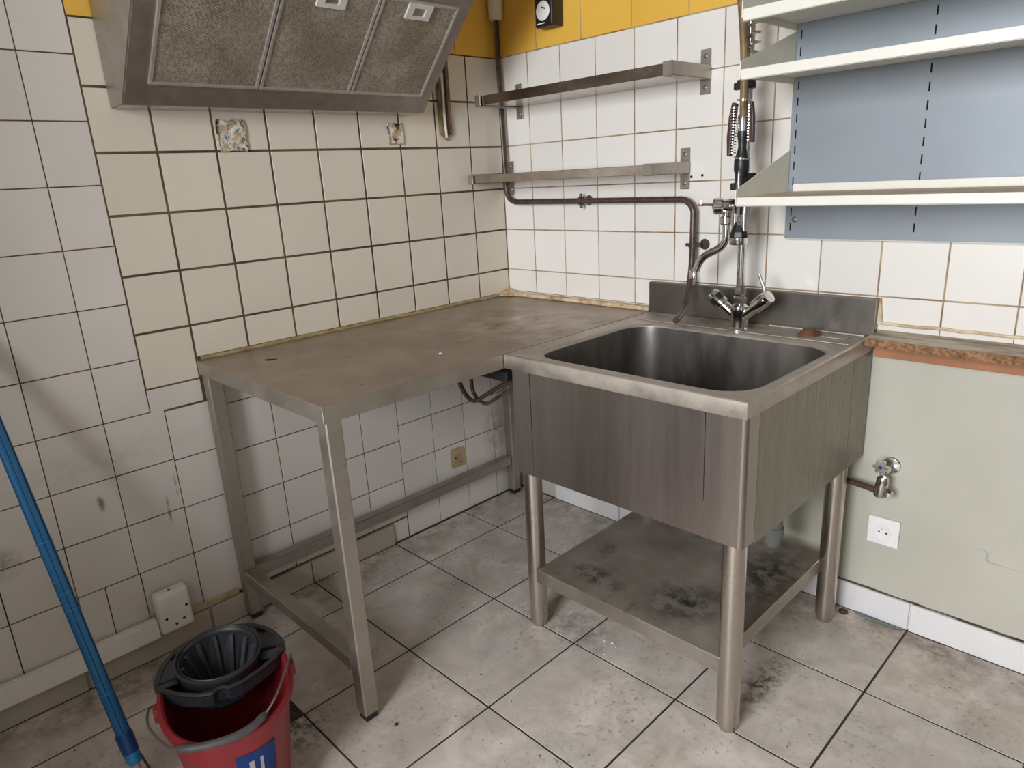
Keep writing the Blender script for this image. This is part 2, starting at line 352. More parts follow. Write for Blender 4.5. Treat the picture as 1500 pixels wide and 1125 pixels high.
# ------------------------------------------------------------------ room shell
def struct(name, bm, mat): return aspar(tag(finish(name, bm, mat), kind='structure'))
XR, YF, ZC = 3.6, -4.2, 2.6
OX0, OX1 = .72, 2.75
floor = struct('floor', bx(-.1, XR+.1, YF-.1, .1, -.10, -.0012), M['grout_f'])
wl = struct('wall_left', bx(-.1, -.0012, YF-.1, .1, -.0012, ZC), M['grout_l'])
wb = struct('wall_back', bx(-.0012, XR+.1, .0012, .1, -.0012, ZC), M['grout_r'])
wr = bmesh.new()     # right wall; its opening is added for the side fill lamp
for a in ((YF, -2.9, 0, ZC), (-1.7, .0035, 0, ZC), (-2.9, -1.7, 2.35, ZC)): box(wr, XR, XR+.1, a[0], a[1], a[2]-.0035, a[3])
struct('wall_right', wr, M['wall_plain'])
wf = bmesh.new()     # front wall (behind the camera) with a window opening
for a in ((-.0035, 1.1, 0, ZC), (2.5, XR, 0, ZC), (1.1, 2.5, 0, 1.0), (1.1, 2.5, 2.4, ZC)): box(wf, a[0], a[1], YF-.1, YF, a[2]-.0035, a[3])
struct('wall_far', wf, M['wall_plain'])
wf = bmesh.new()     # added unseen wall; its opening and low part shape the light
for a in ((0, 1.12, 0, 1.02), (0, OX0, 1.02, ZC), (OX1, XR, 0, ZC), (OX0, OX1, 2.2, ZC)): box(wf, a[0], a[1], -2.62, -2.5, a[2], a[3])
struct('light_mask_wall', wf, M['wall_plain'])
struct('ceiling', bx(-.1, XR+.1, YF-.1, .1, ZC, ZC+.1), M['ceiling'])

# ------------------------------------------------------------------ tiles
CACHE = {}
def tilemesh(u, v, th, mat, axis):
    key = (round(u, 3), round(v, 3), th, mat.name, axis)
    if key in CACHE: return CACHE[key]
    bm = bmesh.new(); b = .0005 if axis != 'z' else .0004; hu, hv = key[0]/2, key[1]/2
    def q(a, c, d):     # a,c in plane, d outward
        return {'x': (d, a, c), 'y': (a, -d, c), 'z': (a, c, d)}[axis]
    lo = [bm.verts.new(q(a, c, -th)) for a, c in ((-hu, -hv), (hu, -hv), (hu, hv), (-hu, hv))]
    mi = [bm.verts.new(q(a, c, -b)) for a, c in ((-hu, -hv), (hu, -hv), (hu, hv), (-hu, hv))]
    to = [bm.verts.new(q(a, c, 0)) for a, c in ((-hu+b, -hv+b), (hu-b, -hv+b), (hu-b, hv-b), (-hu+b, hv-b))]
    for A, B in ((lo, mi), (mi, to)):
        for k in range(4): bm.faces.new((A[k], A[(k+1) % 4], B[(k+1) % 4], B[k]))
    bm.faces.new(to); bm.faces.new(lo[::-1]); bmesh.ops.recalc_face_normals(bm, faces=bm.faces)
    me = bpy.data.meshes.new('tile'); bm.to_mesh(me); bm.free(); me.materials.append(mat); CACHE[key] = me
    return me
def tile(parent, axis, a0, a1, b0, b1, mat, gap=.004, th=.0035, tilt=.0018, lift=0):
    """one tile between joint centre lines a0..a1 and b0..b1 on the plane x=0, y=0 or z=0"""
    u, v = a1-a0-gap, b1-b0-gap
    if u < .006 or v < .006: return
    me = tilemesh(u, v, th, mat, axis); o = bpy.data.objects.new('tile', me); C.objects.link(o); o.parent = parent
    ca, cb = (a0+a1)/2, (b0+b1)/2; d = lift+random.uniform(-.0003, .0002)
    o.location = {'x': (d, ca, cb), 'y': (ca, -d, cb), 'z': (ca, cb, d)}[axis]
    r = [random.gauss(0, tilt*.5) for _ in range(3)]
    o.rotation_euler = {'x': (r[0]*.4, r[1], r[2]), 'y': (r[0], r[1]*.4, r[2]), 'z': (r[0]*.4, r[1]*.4, r[2]*.5)}[axis]
    return o
PT, PL = .1525, .15452
rowsz = [.9307+PT*k for k in range(-1, 6)]     # .778 .931 1.083 1.236 1.388 1.541 1.693
ZY = rowsz[-1]
# left wall, renewed beige tiles above the table
ycol = [-.0034-PL*j for j in range(0, 9)]+[-1.3855]
ycol[0] = 0
for j in range(9):
    y1, y0 = ycol[j], ycol[j+1]
    for k in range(1, 6): tile(wl, 'x', y0, y1, rowsz[k], rowsz[k+1], M['tile_beige'], .0062)
    if j < 8: tile(wl, 'x', y0, y1, .838, rowsz[1], M['tile_beige'], .0062)
    else:
        tile(wl, 'x', y0, y1, rowsz[0], rowsz[1], M['tile_beige'], .0062)
        tile(wl, 'x', y0, y1, .712, rowsz[0], M['tile_old'], .003)
ys = [-1.3855]+[-1.2-.2*-k for k in range(0, 7)]
for k in range(len(ys)-1): tile(wl, 'x', ys[k], ys[k+1], ZY, ZY+.2, M['tile_yellow'], .003); tile(wl, 'x', ys[k], ys[k+1], ZY+.2, ZY+.4, M['tile_yellow'], .003)
# left wall, old tiles
yo = [-1.3855, -1.5015, -1.6540, -1.806, -1.958, -2.110, -2.262, -2.414]
for k in range(len(yo)-1):
    for q in range(9): tile(wl, 'x', yo[k+1], yo[k], .716+.149*q, .716+.149*(q+1), M['tile_old'], .0028)
yo2 = [-1.350, -1.5015, -1.6540, -1.806, -1.958, -2.110, -2.262, -2.414]
for k in range(len(yo2)-1):
    for q in range(3): tile(wl, 'x', yo2[k+1], yo2[k], .716-.149*(q+1), .716-.149*q, M['tile_old'], .0028)
yo3 = [-1.350, -1.498, -1.588, -1.654, -1.806, -1.958, -2.110, -2.262, -2.414]
for k in range(len(yo3)-1): tile(wl, 'x', yo3[k+1], yo3[k], .084, .269, M['tile_old'], .0028)
for q in range(3): tile(wl, 'x', -1.350, -1.199, .709-.147*(q+1), .709-.147*q, M['tile_old'], .0028)
tile(wl, 'x', -1.350, -1.199, .088, .268, M['tile_old'], .0028)
yu = [-1.199, -1.047, -.896, -.745, -.594]
for k in range(4):
    tile(wl, 'x', yu[k], yu[k+1], .686, .776, M['tile_old'], .0028)
    for q in range(4): tile(wl, 'x', yu[k], yu[k+1], .686-.1502*(q+1), .686-.1502*q, M['tile_old'], .0028)
yu = [-.594, -.441, -.2885, -.134, 0]
for k in range(4):
    for z0, z1 in ((.592, .74), (.443, .592), (.295, .443), (.147, .295), (0, .147)): tile(wl, 'x', yu[k], yu[k+1], z0, z1, M['tile_old'], .0028)
tile(wl, 'x', -.662, -.596, 0, .082, M['tile_old'], .0028)
# back wall, white tiles above the sink and worktop level, yellow above them
xc = [0]+[-.0034+PT*i for i in range(1, 16)]
for i in range(15):
    for k in range(1, 6): tile(wb, 'y', xc[i], xc[i+1], rowsz[k], rowsz[k+1], M['tile_white'], .004)
    tile(wb, 'y', xc[i], xc[i+1], .860 if xc[i] > 1.3 else .846, rowsz[1], M['tile_white'], .004)
    tile(wb, 'y', xc[i], xc[i+1], .8425 if xc[i] > 1.3 else .80, .860 if xc[i] > 1.3 else .846, M['tile_white'], .002)
for k in range(11):
    x0 = max(0, .2*k-.004); tile(wb, 'y', x0, .2*(k+1)-.004, ZY, ZY+.2, M['tile_yellow'], .004); tile(wb, 'y', x0, .2*(k+1)-.004, ZY+.2, ZY+.4, M['tile_yellow'], .004)
tag(finish('plaster_panel', bx(0.0, XR, 0, .0035, .0, .80), M['plaster'], wb), 'pale grey green painted plaster below the tiles')
finish('plaster_panel', bx(1.375, XR, 0, .0035, .80, .842), M['plaster'], wb)
finish('plaster_panel', bx(2.29, XR, 0, .0035, .838, ZC), M['wall_plain'], wb)
finish('plaster_panel', bx(0, 2.29, 0, .0035, ZY+.4, ZC), M['wall_plain'], wb)
finish('plaster_panel', bx(-.0035, 0, YF, -2.414, 0, ZC), M['wall_plain'], wl)
finish('plaster_panel', bx(-.0035, 0, -2.414, 0, ZY+.4, ZC), M['wall_plain'], wl)
# floor tiles
FX = [0.008]+[.205+.3325*k for k in range(0, 8)]
FY = [-.008]+[-.3305-.3325*k for k in range(0, 9)]
for i in range(len(FX)-1):
    for j in range(len(FY)-1):
        if i == 1 and j == 4: continue
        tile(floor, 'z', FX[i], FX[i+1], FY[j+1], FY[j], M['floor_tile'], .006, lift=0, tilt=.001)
# the broken tile beside the bucket: a corner has come away
bm = pr([(.2075, -1.6580, -.0035), (.535, -1.6580, -.0035), (.535, -1.455, -.0035), (.505, -1.42, -.0035), (.475, -1.400, -.0035), (.468, -1.372, -.0035), (.430, -1.345, -.0035), (.425, -1.3305, -.0035), (.2075, -1.3305, -.0035)], (0, 0, .0035))
tag(finish('tile', bm, M['floor_tile'], floor), 'broken floor tile missing its corner beside the bucket')

bm = pr([(x, y, -.0014) for x, y in [(.420, -1.345), (.470, -1.375), (.477, -1.403), (.507, -1.423), (.5345, -1.457), (.5345, -1.335), (.427, -1.335)]], (0, 0, .0008))
tag(finish('mortar_patch', bm, M['mortar'], floor), 'rough brown mortar showing where the tile corner is gone')
# skirtings
bl = struct('baseboard_left', bx(-.0034, .0015, -2.5, -.664, 0, .080), M['skirt_stone'])
for a, b in ((-.998, -.664), (-1.337, -1.0), (-1.677, -1.341), (-2.01, -1.681), (-2.34, -2.014), (-2.498, -2.344)):
    o = finish('tile', bx(.0015, .010, a+.0015, b-.0015, .001, .080, bev=.0015), M['skirt_stone'], bl)
bb = struct('baseboard_back', bx(.215, XR, -.0015, .003, 0, .083), M['skirt_marble'])
for a, b in ((.215, .536), (.540, .869), (.873, 1.200), (1.204, 1.534), (1.538, 1.866), (1.870, 2.2), (2.204, 2.53), (2.534, 2.87)):
    finish('tile', bx(a, b, -.010, -.0015, .001, .085, bev=.0015), M['skirt_marble'], bb)
random.seed(31); bm = bmesh.new(); tube(bm, [(1.335+.03*k, -.001, .0875+random.uniform(-.0008, .0010)) for k in range(70)], [.0022+random.uniform(-.001, .0012) for k in range(70)], 6)
struct('trim_6', bm, M['gap_dirt'])
struct('trim_1', bx(.0105, .68, -.030, -.0005, .8305, .844, bev=.003), M['sealant'])
tr = bmesh.new()
random.seed(3)
pts = [(.0005, y) for y in [-1.228+.0409*k for k in range(31)]]
tube(tr, [(.003+random.uniform(-.001, .001), y, .834+random.uniform(-.001, .0015)) for x, y in pts], .006, 8)
struct('trim_2', tr, M['sealant_thin'])
bm = bmesh.new(); tube(bm, [(1.385+.03*k, -.004, .861+random.uniform(-.001, .002)) for k in range(28)], .0042, 8)
tube(bm, [(1.3800, -.004, .862), (1.3795, -.004, .90), (1.379, -.004, .928)], [.010, .006, .003], 8)
struct('trim_3', bm, M['sealant'])
bm = bmesh.new(); lathe(bm, [(0, .0), (.055, .002), (.045, .010), (.020, .022), (0, .028)], (.012, -.012, .8305), n=14)
for v in bm.verts: v.co.x = max(.0006, v.co.x); v.co.y = min(-.0006, v.co.y)
struct('trim_4', bm, M['sealant'])
struct('trim_5', bx(.0005, .008, -1.395, -1.245, .083, .104, bev=.002), M['patch_tan'])

# broken-out spots on the left wall, built as ragged plaster patches
def rag(cy, cz, hy, hz, n=22, seed=1, x=.0005, d=.006, mat=None, name='plaster_patch', label=None):
    random.seed(seed); pts = []
    for k in range(n):
        a = 2*PI*k/n; c, s = math.cos(a), math.sin(a); m = max(abs(c), abs(s)); f = (1/m)*.92 if m > .75 else 1.2
        f *= random.uniform(.92, 1.06); pts.append((x, cy+c*hy*f, cz+s*hz*f))
    bm = pr(pts, (d, 0, 0)); top = [f for f in bm.faces if all(abs(v.co.x-x-d) < 1e-5 for v in f.verts)]
    r = bmesh.ops.inset_region(bm, faces=top, thickness=.006, depth=0); 
    for f in top:
        for v in f.verts: v.co.x -= d*.55
    return tag(finish(name, bm, mat or M['rubble'], wl), label)
rag(-1.037, 1.427, .044, .044, seed=5, label='broken plaster patch with dark edges under the hood left half')
rag(-.486, 1.433, .032, .036, seed=9, label='small broken plaster patch under the hood right end')
rag(-.333, .236, .040, .045, seed=12, d=.0015, mat=M['patch_tan'], label='tan glue mark below the table')
for y in (-.345, -.318): finish('screw_hole', bx(.0015, .0025, y-.003, y+.003, .232-(y+.345)*.8, .238-(y+.345)*.8), M['dark_hole'], wl)
for x, z in ((.815, 1.237), (.852, 1.240)): finish('screw_hole', lt([(0, 0), (.004, 0), (.004, .001), (0, .001)], (x, -.0005, z+.012), (0, -1, 0), 10), M['dark_hole'], wb)

# ------------------------------------------------------------------ steel work table
T = thing('work_table', 'long dusty stainless steel work table on square legs against the left wall', 'table', (.345, -.62, 0))
bm = bmesh.new()       # folded top: sheet with down-turned apron on the open sides and a small round hole
n = 24; hole = [(.175+.020*math.cos(2*PI*k/n), -1.103+.020*math.sin(2*PI*k/n)) for k in range(n)]
def sqp(a, x0, x1, y0, y1, cx, cy):
    c, s = math.cos(a), math.sin(a); tx = ((x1-cx) if c > 0 else (x0-cx))/c if abs(c) > 1e-9 else 1e9; ty = ((y1-cy) if s > 0 else (y0-cy))/s if abs(s) > 1e-9 else 1e9
    f = min(tx, ty); return (cx+c*f, cy+s*f)
def holed(bm, x0, x1, y0, y1, cx, cy, r, z0, z1, n=24):
    A = [2*PI*(k+.5)/n for k in range(n)]+[math.atan2(b-cy, a-cx) % (2*PI) for a in (x0, x1) for b in (y0, y1)]; A = sorted(A)
    rows = []
    for z in (z1, z0):
        rows.append(([bm.verts.new((cx+r*math.cos(a), cy+r*math.sin(a), z)) for a in A], [bm.verts.new(sqp(a, x0, x1, y0, y1, cx, cy)+(z,)) for a in A]))
    m = len(A)
    for k in range(m):
        k2 = (k+1) % m
        for (i, o_) in rows: bm.faces.new((i[k], i[k2], o_[k2], o_[k]))
        bm.faces.new((rows[0][0][k], rows[1][0][k], rows[1][0][k2], rows[0][0][k2]))
        bm.faces.new((rows[0][1][k], rows[0][1][k2], rows[1][1][k2], rows[1][1][k]))
holed(bm, .002, .35, -1.24, -.95, .175, -1.103, .0185, .826, .83)
box(bm, .35, .688, -1.24, -.95, .826, .83); box(bm, .002, .688, -.95, -.002, .826, .83)
bmesh.ops.remove_doubles(bm, verts=bm.verts, dist=.0002)
finish('tabletop', bm, M['table_top'], T)
bm = bmesh.new(); box(bm, .684, .6885, -1.2415, -.703, .790, .8296, bev=.0015)
finish('front_apron', bm, M['steel_leg'], T)
bm = bmesh.new(); box(bm, .002, .6885, -1.2420, -1.2385, .790, .8296, bev=.0012)
finish('side_apron', bm, M['steel_leg'], T)
for y in (-.66, -1.20): finish('underframe_bar', bx(.03, .66, y, y+.02, .800, .826), M['steel_leg'], T)
for x0, y0 in ((.648, -1.2380), (.012, -1.2380), (.018, -.092), (.645, -.060)):
    lg = finish('leg', bx(x0, x0+.040, y0, y0+.040, .018, .826, bev=.003), M['steel_leg'], T)
    PINV[lg.name] = PINV[T.name] @ Matrix.Identity(4)
    f = bx(x0+.003, x0+.037, y0+.003, y0+.037, 0, .0185, bev=.003); fo = finish('foot', f, M['black']); fo.parent = lg; fo.matrix_parent_inverse = PINV[T.name] if False else Matrix.Translation(T.location)@Matrix.Identity(4) if False else Matrix.Identity(4)
finish('side_rail', bx(.052, .648, -1.236, -1.198, .134, .172, bev=.003), M['steel_leg'], T)
finish('wall_rail', bx(.014, .052, -1.198, -.092, .134, .172, bev=.003), M['steel_leg'], T)

P_ = thing('bent_pipes', 'pair of bent old pipes hanging under the table beside the sink', 'pipe', (.52, -.65, .70))
finish('mounting_bar', bx(.44, .683, -.690, -.660, .748, .776, bev=.002), M['black'], P_)
finish('pipe', tb(fillet([(.43, -.66, .775), (.445, -.66, .690), (.49, -.655, .640), (.60, -.62, .715), (.696, -.60, .740)], .04), .0065, 10), M['brown_pipe'], P_, True)
finish('pipe', tb(fillet([(.475, -.64, .79), (.478, -.64, .665), (.53, -.64, .637), (.62, -.62, .70), (.696, -.60, .715)], .035), .0055, 10), M['brown_pipe'], P_, True)

# ------------------------------------------------------------------ sink unit
K = thing('pot_wash_sink', 'deep square stainless steel pot sink on four round legs', 'sink', (1.035, -.35, 0))
def rrect(x0, x1, y0, y1, r, n=7):
    o = []
    for cx, cy, a0 in ((x1-r, y1-r, 0), (x0+r, y1-r, 90), (x0+r, y0+r, 180), (x1-r, y0+r, 270)):
        for k in range(n+1):
            a = math.radians(a0+90*k/n); o.append((cx+r*math.cos(a), cy+r*math.sin(a)))
    return o
BX = (.746, 1.346, -.660, -.176)
inner = rrect(*BX, .085)
cx, cy = (BX[0]+BX[1])/2, (BX[2]+BX[3])/2
X0, X1, Y0, Y1 = .690, 1.378, -.703, -.002
outer = []
nn = 8
for idx, (x, y) in enumerate(inner):
    c = idx//nn; k = idx % nn; cor = ((X1, Y1), (X0, Y1), (X0, Y0), (X1, Y0))[c]; i0 = inner[c*nn]; i1 = inner[c*nn+nn-1]
    h = (nn-1)/2
    if c in (0, 2): a = (cor[0], i0[1]); b = (i1[0], cor[1])
    else: a = (i0[0], cor[1]); b = (cor[0], i1[1])
    if k <= h: u = k/h; p = (a[0]*(1-u)+cor[0]*u, a[1]*(1-u)+cor[1]*u)
    else: u = (k-h)/h; p = (cor[0]*(1-u)+b[0]*u, cor[1]*(1-u)+b[1]*u)
    outer.append(p)
# snap the point nearest each corner exactly onto the corner
for cor in ((X1, Y1), (X0, Y1), (X0, Y0), (X1, Y0)):
    j = min(range(len(outer)), key=lambda q: (outer[q][0]-cor[0])**2+(outer[q][1]-cor[1])**2); outer[j] = cor
def loops(bm, ls, closed_last=False):
    rs = [[bm.verts.new(p) for p in l] for l in ls]; n = len(rs[0])
    for a, b in zip(rs, rs[1:]):
        for k in range(n): bm.faces.new((a[k], a[(k+1) % n], b[(k+1) % n], b[k]))
    if closed_last: bm.faces.new(rs[-1])
    return rs
def off(pts, d, z):   # shrink towards inside of the bowl by d
    o = []
    for (x, y) in pts:
        ax = min(max(x, BX[0]+.085), BX[1]-.085); ay = min(max(y, BX[2]+.085), BX[3]-.085)
        v = Vector((x-ax, y-ay)); L = v.length
        v = v*((L-d)/L) if L > 1e-6 else v
        o.append((ax+v.x, ay+v.y, z))
    return o
bm = bmesh.new()
def ins(pts, d, z):
    return [(min(max(x, X0+d), X1-d), min(max(y, Y0+d), Y1-d), z) for x, y in pts]
loops(bm, [ins(outer, .012, .794), ins(outer, .002, .792), ins(outer, 0, .795), ins(outer, 0, .826), ins(outer, .0015, .829), ins(outer, .004, .8305), ins(outer, .012, .8300), ins(outer, .018, .8285), off(inner, -.012, .8285), off(inner, -.004, .828), off(inner, 0, .825), off(inner, .002, .820)])
finish('rim_top', bm, M['rim'], K, True)
bm = bmesh.new()
loops(bm, [off(inner, .0015, .8215), off(inner, .004, .80), off(inner, .008, .58), off(inner, .016, .557), off(inner, .035, .545), off(inner, .07, .541)], True)
finish('bowl', bm, M['bowl'], K, True)
finish('drain_grate', lt([(0, .006), (.03, .006), (.04, .004), (.042, 0)], (1.046, -.42, .5415), n=20), M['steel_bright'], K, True)
finish('backsplash', bevall(bx(.680, 1.378, -.024, -.001, .8295, .927), .002), M['splash'], K)
finish('deck_ridge', bevall(bx(1.10, 1.360, -.040, -.026, .8290, .8335), .0015), M['rim'], K)
finish('deck_ridge', bevall(bx(.72, 1.360, -.150, -.146, .8290, .8318), .001), M['rim'], K)
# casing
zb, zt_ = .497, .794
finish('front_panel', bx(.7705, 1.2795, -.691, -.688, zb, zt_, bev=.0006), M['panel_steel'], K)
def strip(poly, th, z0, z1):
    bm = bmesh.new(); pts = [Vector(p) for p in poly]; off_ = []
    for i, p in enumerate(pts):
        a = pts[max(i-1, 0)]; b = pts[min(i+1, len(pts)-1)]; d = (b-a).normalized(); off_.append(p+Vector((-d.y, d.x))*th)
    ring = pts+off_[::-1]
    return prism(bm, [(p.x, p.y, z0) for p in ring], (0, 0, z1-z0))
cor = [(1.2815, -.691)]+[(1.362+.013*math.sin(a), -.678-.013*math.cos(a)) for a in [math.radians(q) for q in range(0, 91, 15)]]
finish('corner_panel', strip(cor+[(1.375, -.640)], .003, zb, zt_), M['panel_steel'], K, True)
finish('side_panel', bx(1.372, 1.375, -.6385, -.135, .490, zt_, bev=.0004), M['side_steel'], K)
finish('side_panel', bx(1.372, 1.375, -.1335, -.012, .490, zt_, bev=.0004), M['side_steel'], K)
cor = [(.700, -.64)]+[(.710-.010*math.cos(a), -.681-.010*math.sin(a)) for a in [math.radians(q) for q in range(0, 91, 18)]]
finish('corner_panel', strip(cor+[(.7685, -.691)], .003, zb, zt_), M['panel_steel'], K, True)
finish('side_panel', bx(.698, .701, -.638, -.012, .490, zt_), M['side_steel'], K)
for x, y in ((.7335, -.6600), (1.3440, -.6620), (1.3440, -.105), (.7335, -.105)):
    lg = finish('leg', lt([(0, .024), (.026, .024), (.0262, .03), (.0262, .78), (0, .78)], (x, y, 0), n=24), M['steel_bright'], K, True)
    fo = finish('foot', lt([(0, 0), (.017, 0), (.020, .003), (.0225, .012), (.0225, .022), (.020, .024), (0, .024)], (x, y, 0), n=20), M['steel_bright'], None, True)
    fo.parent = lg; fo.matrix_parent_inverse = Matrix.Identity(4)
bm = bx(.752, 1.328, -.684, -.100, .158, .200, bev=.002)
sh = finish('lower_shelf', bm, M['steel_leg'], K)
sh.data.materials.append(M['shelf_grime'])
for p in sh.data.polygons:
    if p.normal.z > .9: p.material_index = 1
bm = tb([(1.222, -.20, .56), (1.222, -.20, .42), (1.222, -.20, .36)], .016, 14)
lathe(bm, [(0, 0), (.020, .002), (.024, .012), (.025, .04), (.028, .042), (.028, .060), (.024, .062), (.024, .13), (0, .13)], (1.222, -.20, .238), n=20)
tube(bm, fillet([(1.20, -.20, .46), (1.20, -.10, .47), (1.20, -.03, .47)], .03), .014, 12)
finish('drain_trap', bm, M['grey_pvc'], K, True)

bm = pr([(1.205, -.085, .829), (1.262, -.065, .829), (1.255, -.105, .829), (1.215, -.118, .829)], (0, 0, .016))
for v in bm.verts:
    if v.co.z > .84: v.co.x = 1.235+(v.co.x-1.235)*.5; v.co.y = -.09+(v.co.y+.09)*.5
tag(finish('soap_lump', bm, M['copper_old']), 'small brown wedge shaped lump left on the back edge of the sink', 'debris')
bm = bx(1.272, 1.332, -.098, -.060, .829, .8325, bev=.001)
tag(finish('soap_plate', bm, M['alu']), 'flat pale metal plate lying on the right back corner of the sink', 'plate')

# ------------------------------------------------------------------ mixer with pre-rinse spray
F = thing('pre_rinse_faucet', 'tall chrome pre-rinse mixer tap with spring hose and hanging spray gun', 'faucet', (1.051, -.122, .83))
fx, fy = 1.051, -.122
finish('mixer_body', lt([(0, 0), (.030, 0), (.030, .006), (.024, .010), (.023, .045), (.026, .055), (.024, .068), (.014, .076), (.013, .09), (0, .09)], (fx, fy, .8285), n=24), M['chrome'], F, True)
finish('riser_nut', lt([(0, 0), (.015, 0), (.020, .006), (.020, .016), (.014, .020), (.017, .026), (.017, .046), (.012, .050), (0, .05)], (fx, fy, .905), n=6), M['chrome'], F)
for s, lab in ((-1, 0), (1, 1)):
    d = Vector((s*.74, -.10, .62)).normalized(); p0 = Vector((fx+s*.012, fy, .868))
    finish('valve_arm', lt([(0, 0), (.015, 0), (.015, .045), (.019, .048), (.0195, .088), (.016, .094), (0, .094)], p0, d, 18), M['chrome'], F, True)
    if s > 0:
        e = p0+d*.092
        bm = bmesh.new(); lathe(bm, [(0, 0), (.019, 0), (.019, .010), (0, .012)], e, d, 16)
        tube(bm, [e+Vector((0, 0, .0)), e+Vector((-.012, .004, .03)), e+Vector((-.028, .008, .062))], [.007, .005, .004], 8)
        finish('handle', bm, M['chrome'], F, True)
    else:
        e = p0+d*.060; finish('handle_window', lt([(.0198, 0), (.0200, .001), (.0200, .018), (.0198, .019)], e, d, 14), M['black'], F, True)
finish('riser_pipe', tb([(fx, fy, .95), (fx, fy, 1.70), (fx, fy, 2.05)], .0115, 16), M['chrome'], F, True)
# pot-filler valve
vz = 1.168
bm = bmesh.new(); tube(bm, [(fx+.004, fy, vz), (fx-.022, fy-.018, vz+.002), (fx-.040, fy-.034, vz+.004)], [.017, .015, .015], 14)
lathe(bm, [(.0115, -.03), (.018, -.028), (.018, .03), (.0115, .032)], (fx, fy, vz), n=16)
hd = Vector((-.86, -.50, .02)).normalized(); vb = Vector((fx-.032, fy-.036, vz+.004))
lathe(bm, [(0, -.03), (.014, -.03), (.018, -.02), (.018, .008), (.022, .012), (.022, .030), (.017, .034), (0, .034)], vb, hd, 20)
tube(bm, [vb+Vector((.002, 0, 0)), vb+Vector((.002, 0, -.026)), vb+Vector((.002, 0, -.03)), vb+Vector((.002, 0, -.045)), vb+Vector((.002, 0, -.050))], [.013, .013, .018, .018, .012], 14)
pv = finish('pot_filler_valve', bm, M['chrome'], F, True)
e = vb+hd*.034
fl = finish('valve_button', lt([(0, 0), (.006, 0), (.006, .003), (0, .003)], e-hd*.001, hd, 12), M['black'], None, True); fl.parent = pv
bm = tb([e+Vector((0, 0, .004)), e+Vector((-.030, .014, .004)), e+Vector((-.060, .030, .002))], [.0045, .0038, .0035], 8)
tube(bm, [e+Vector((-.052, .026, .0)), e+Vector((-.052, .026, .014))], .004, 8)
finish('lever', bm, M['chrome'], F, True)
sp = vb+Vector((.002, 0, -.04))
pts = fillet([sp, sp+Vector((.002, 0, -.065)), sp+Vector((-.068, -.010, -.098)), sp+Vector((-.086, -.013, -.148))], [.0, .035, .03, 0])
bm = tb(pts, .0105, 14); lathe(bm, [(.008, 0), (.0145, 0), (.0145, .020), (.012, .024)], pts[-1]-Vector((0, 0, .010)), n=16, closed=True)
finish('spout', bm, M['chrome'], F, True)
# clips, hose, spring
for z in (1.225, 1.475):
    bm = lt([(.012, -.012), (.019, -.012), (.019, .012), (.012, .012)], (fx, fy, z), n=14, closed=True)
    obox(bm, (fx-.022, fy-.008, z-.004), ((1, 0, 0), (0, 1, 0), (0, 0, 1)), (.012, .008, .009), .002)
    obox(bm, (fx+.004, fy-.030, z), ((1, 0, 0), (0, 1, 0), (0, 0, 1)), (.012, .018, .007), .002)
    finish('clip', bm, M['black'], F)
gx, gy = 1.068, -.175
finish('hose', tb(fillet([(fx-.030, fy-.03, 1.98), (gx-.030, gy+.01, 1.72), (gx-.006, gy+.005, 1.55), (gx, gy, 1.395)], .1), .0095, 12), M['hose'], F, True)
random.seed(2)
pts = []
for k in range(22*12):
    a = 2*PI*k/12; z = 1.50+k*.0019; pts.append((fx+.008+.019*math.cos(a), fy-.004+.019*math.sin(a), z))
finish('spring', tb(pts, .0028, 6), M['chrome'], F, True)
finish('hook_ring', lt([(.0135, -.002), (.0175, -.002), (.0175, .002), (.0135, .002)], (gx, gy, 1.432), (.1, 0, 1), 20, True), M['chrome'], F, True)
G = bmesh.new()     # spray gun, hanging nozzle-down
lathe(G, [(0, .1), (.012, .1), (.014, .085), (.011, .068), (.010, .055), (.015, .035), (.019, .022), (.019, -.002), (.016, -.012), (.014, -.05), (.0135, -.11), (.012, -.112), (0, -.112)], (gx, gy, 1.265), n=18)
g = finish('spray_gun', G, M['black'], F, True)
def sub(name, bm, mat, par, sm=True):
    o = finish(name, bm, mat, None, sm); o.parent = par; o.matrix_parent_inverse = Matrix.Identity(4); return o
sub('ferrule', lt([(0, 0), (.013, 0), (.0135, .004), (.0135, .036), (.012, .040), (0, .04)], (gx, gy, 1.358), n=16), M['chrome'], g)
sub('brass_nut', lt([(0, 0), (.009, 0), (.009, .03), (0, .03)], (gx, gy, 1.396), n=6), M['brass'], g, False)
sub('collar_ring', lt([(.0185, -.001), (.0215, -.001), (.0215, .003), (.0185, .003)], (gx, gy, 1.292), (.15, 0, 1), 20, True), M['chrome'], g)
sub('trigger', tb([(gx+.002, gy-.015, 1.265), (gx+.004, gy-.018, 1.23), (gx+.004, gy-.017, 1.19), (gx+.002, gy-.012, 1.15)], [.003, .006, .006, .004], 10), M['chrome'], g)
sub('chrome_barrel', lt([(0, 0), (.010, 0), (.010, .07), (0, .07)], (gx-.012, gy, 1.108), n=12), M['chrome'], g)
sub('chrome_barrel', lt([(0, 0), (.009, 0), (.009, .07), (0, .07)], (gx+.014, gy, 1.108), n=12), M['chrome'], g)
sub('nozzle_cone', lt([(0, .042), (.012, .042), (.014, .034), (.022, .016), (.024, .004), (.022, 0), (0, 0)], (gx, gy, 1.090), n=8), M['black'], g, False)
sub('nozzle_ring', lt([(0, 0), (.0225, 0), (.0235, .003), (.0235, .018), (0, .019)], (gx, gy, 1.073), n=24), M['chrome'], g)
sub('knob', lt([(0, 0), (.022, 0), (.022, .014), (0, .016)], (gx+.018, gy+.012, 1.232), (.75, -.4, .1), 20), M['black'], g)
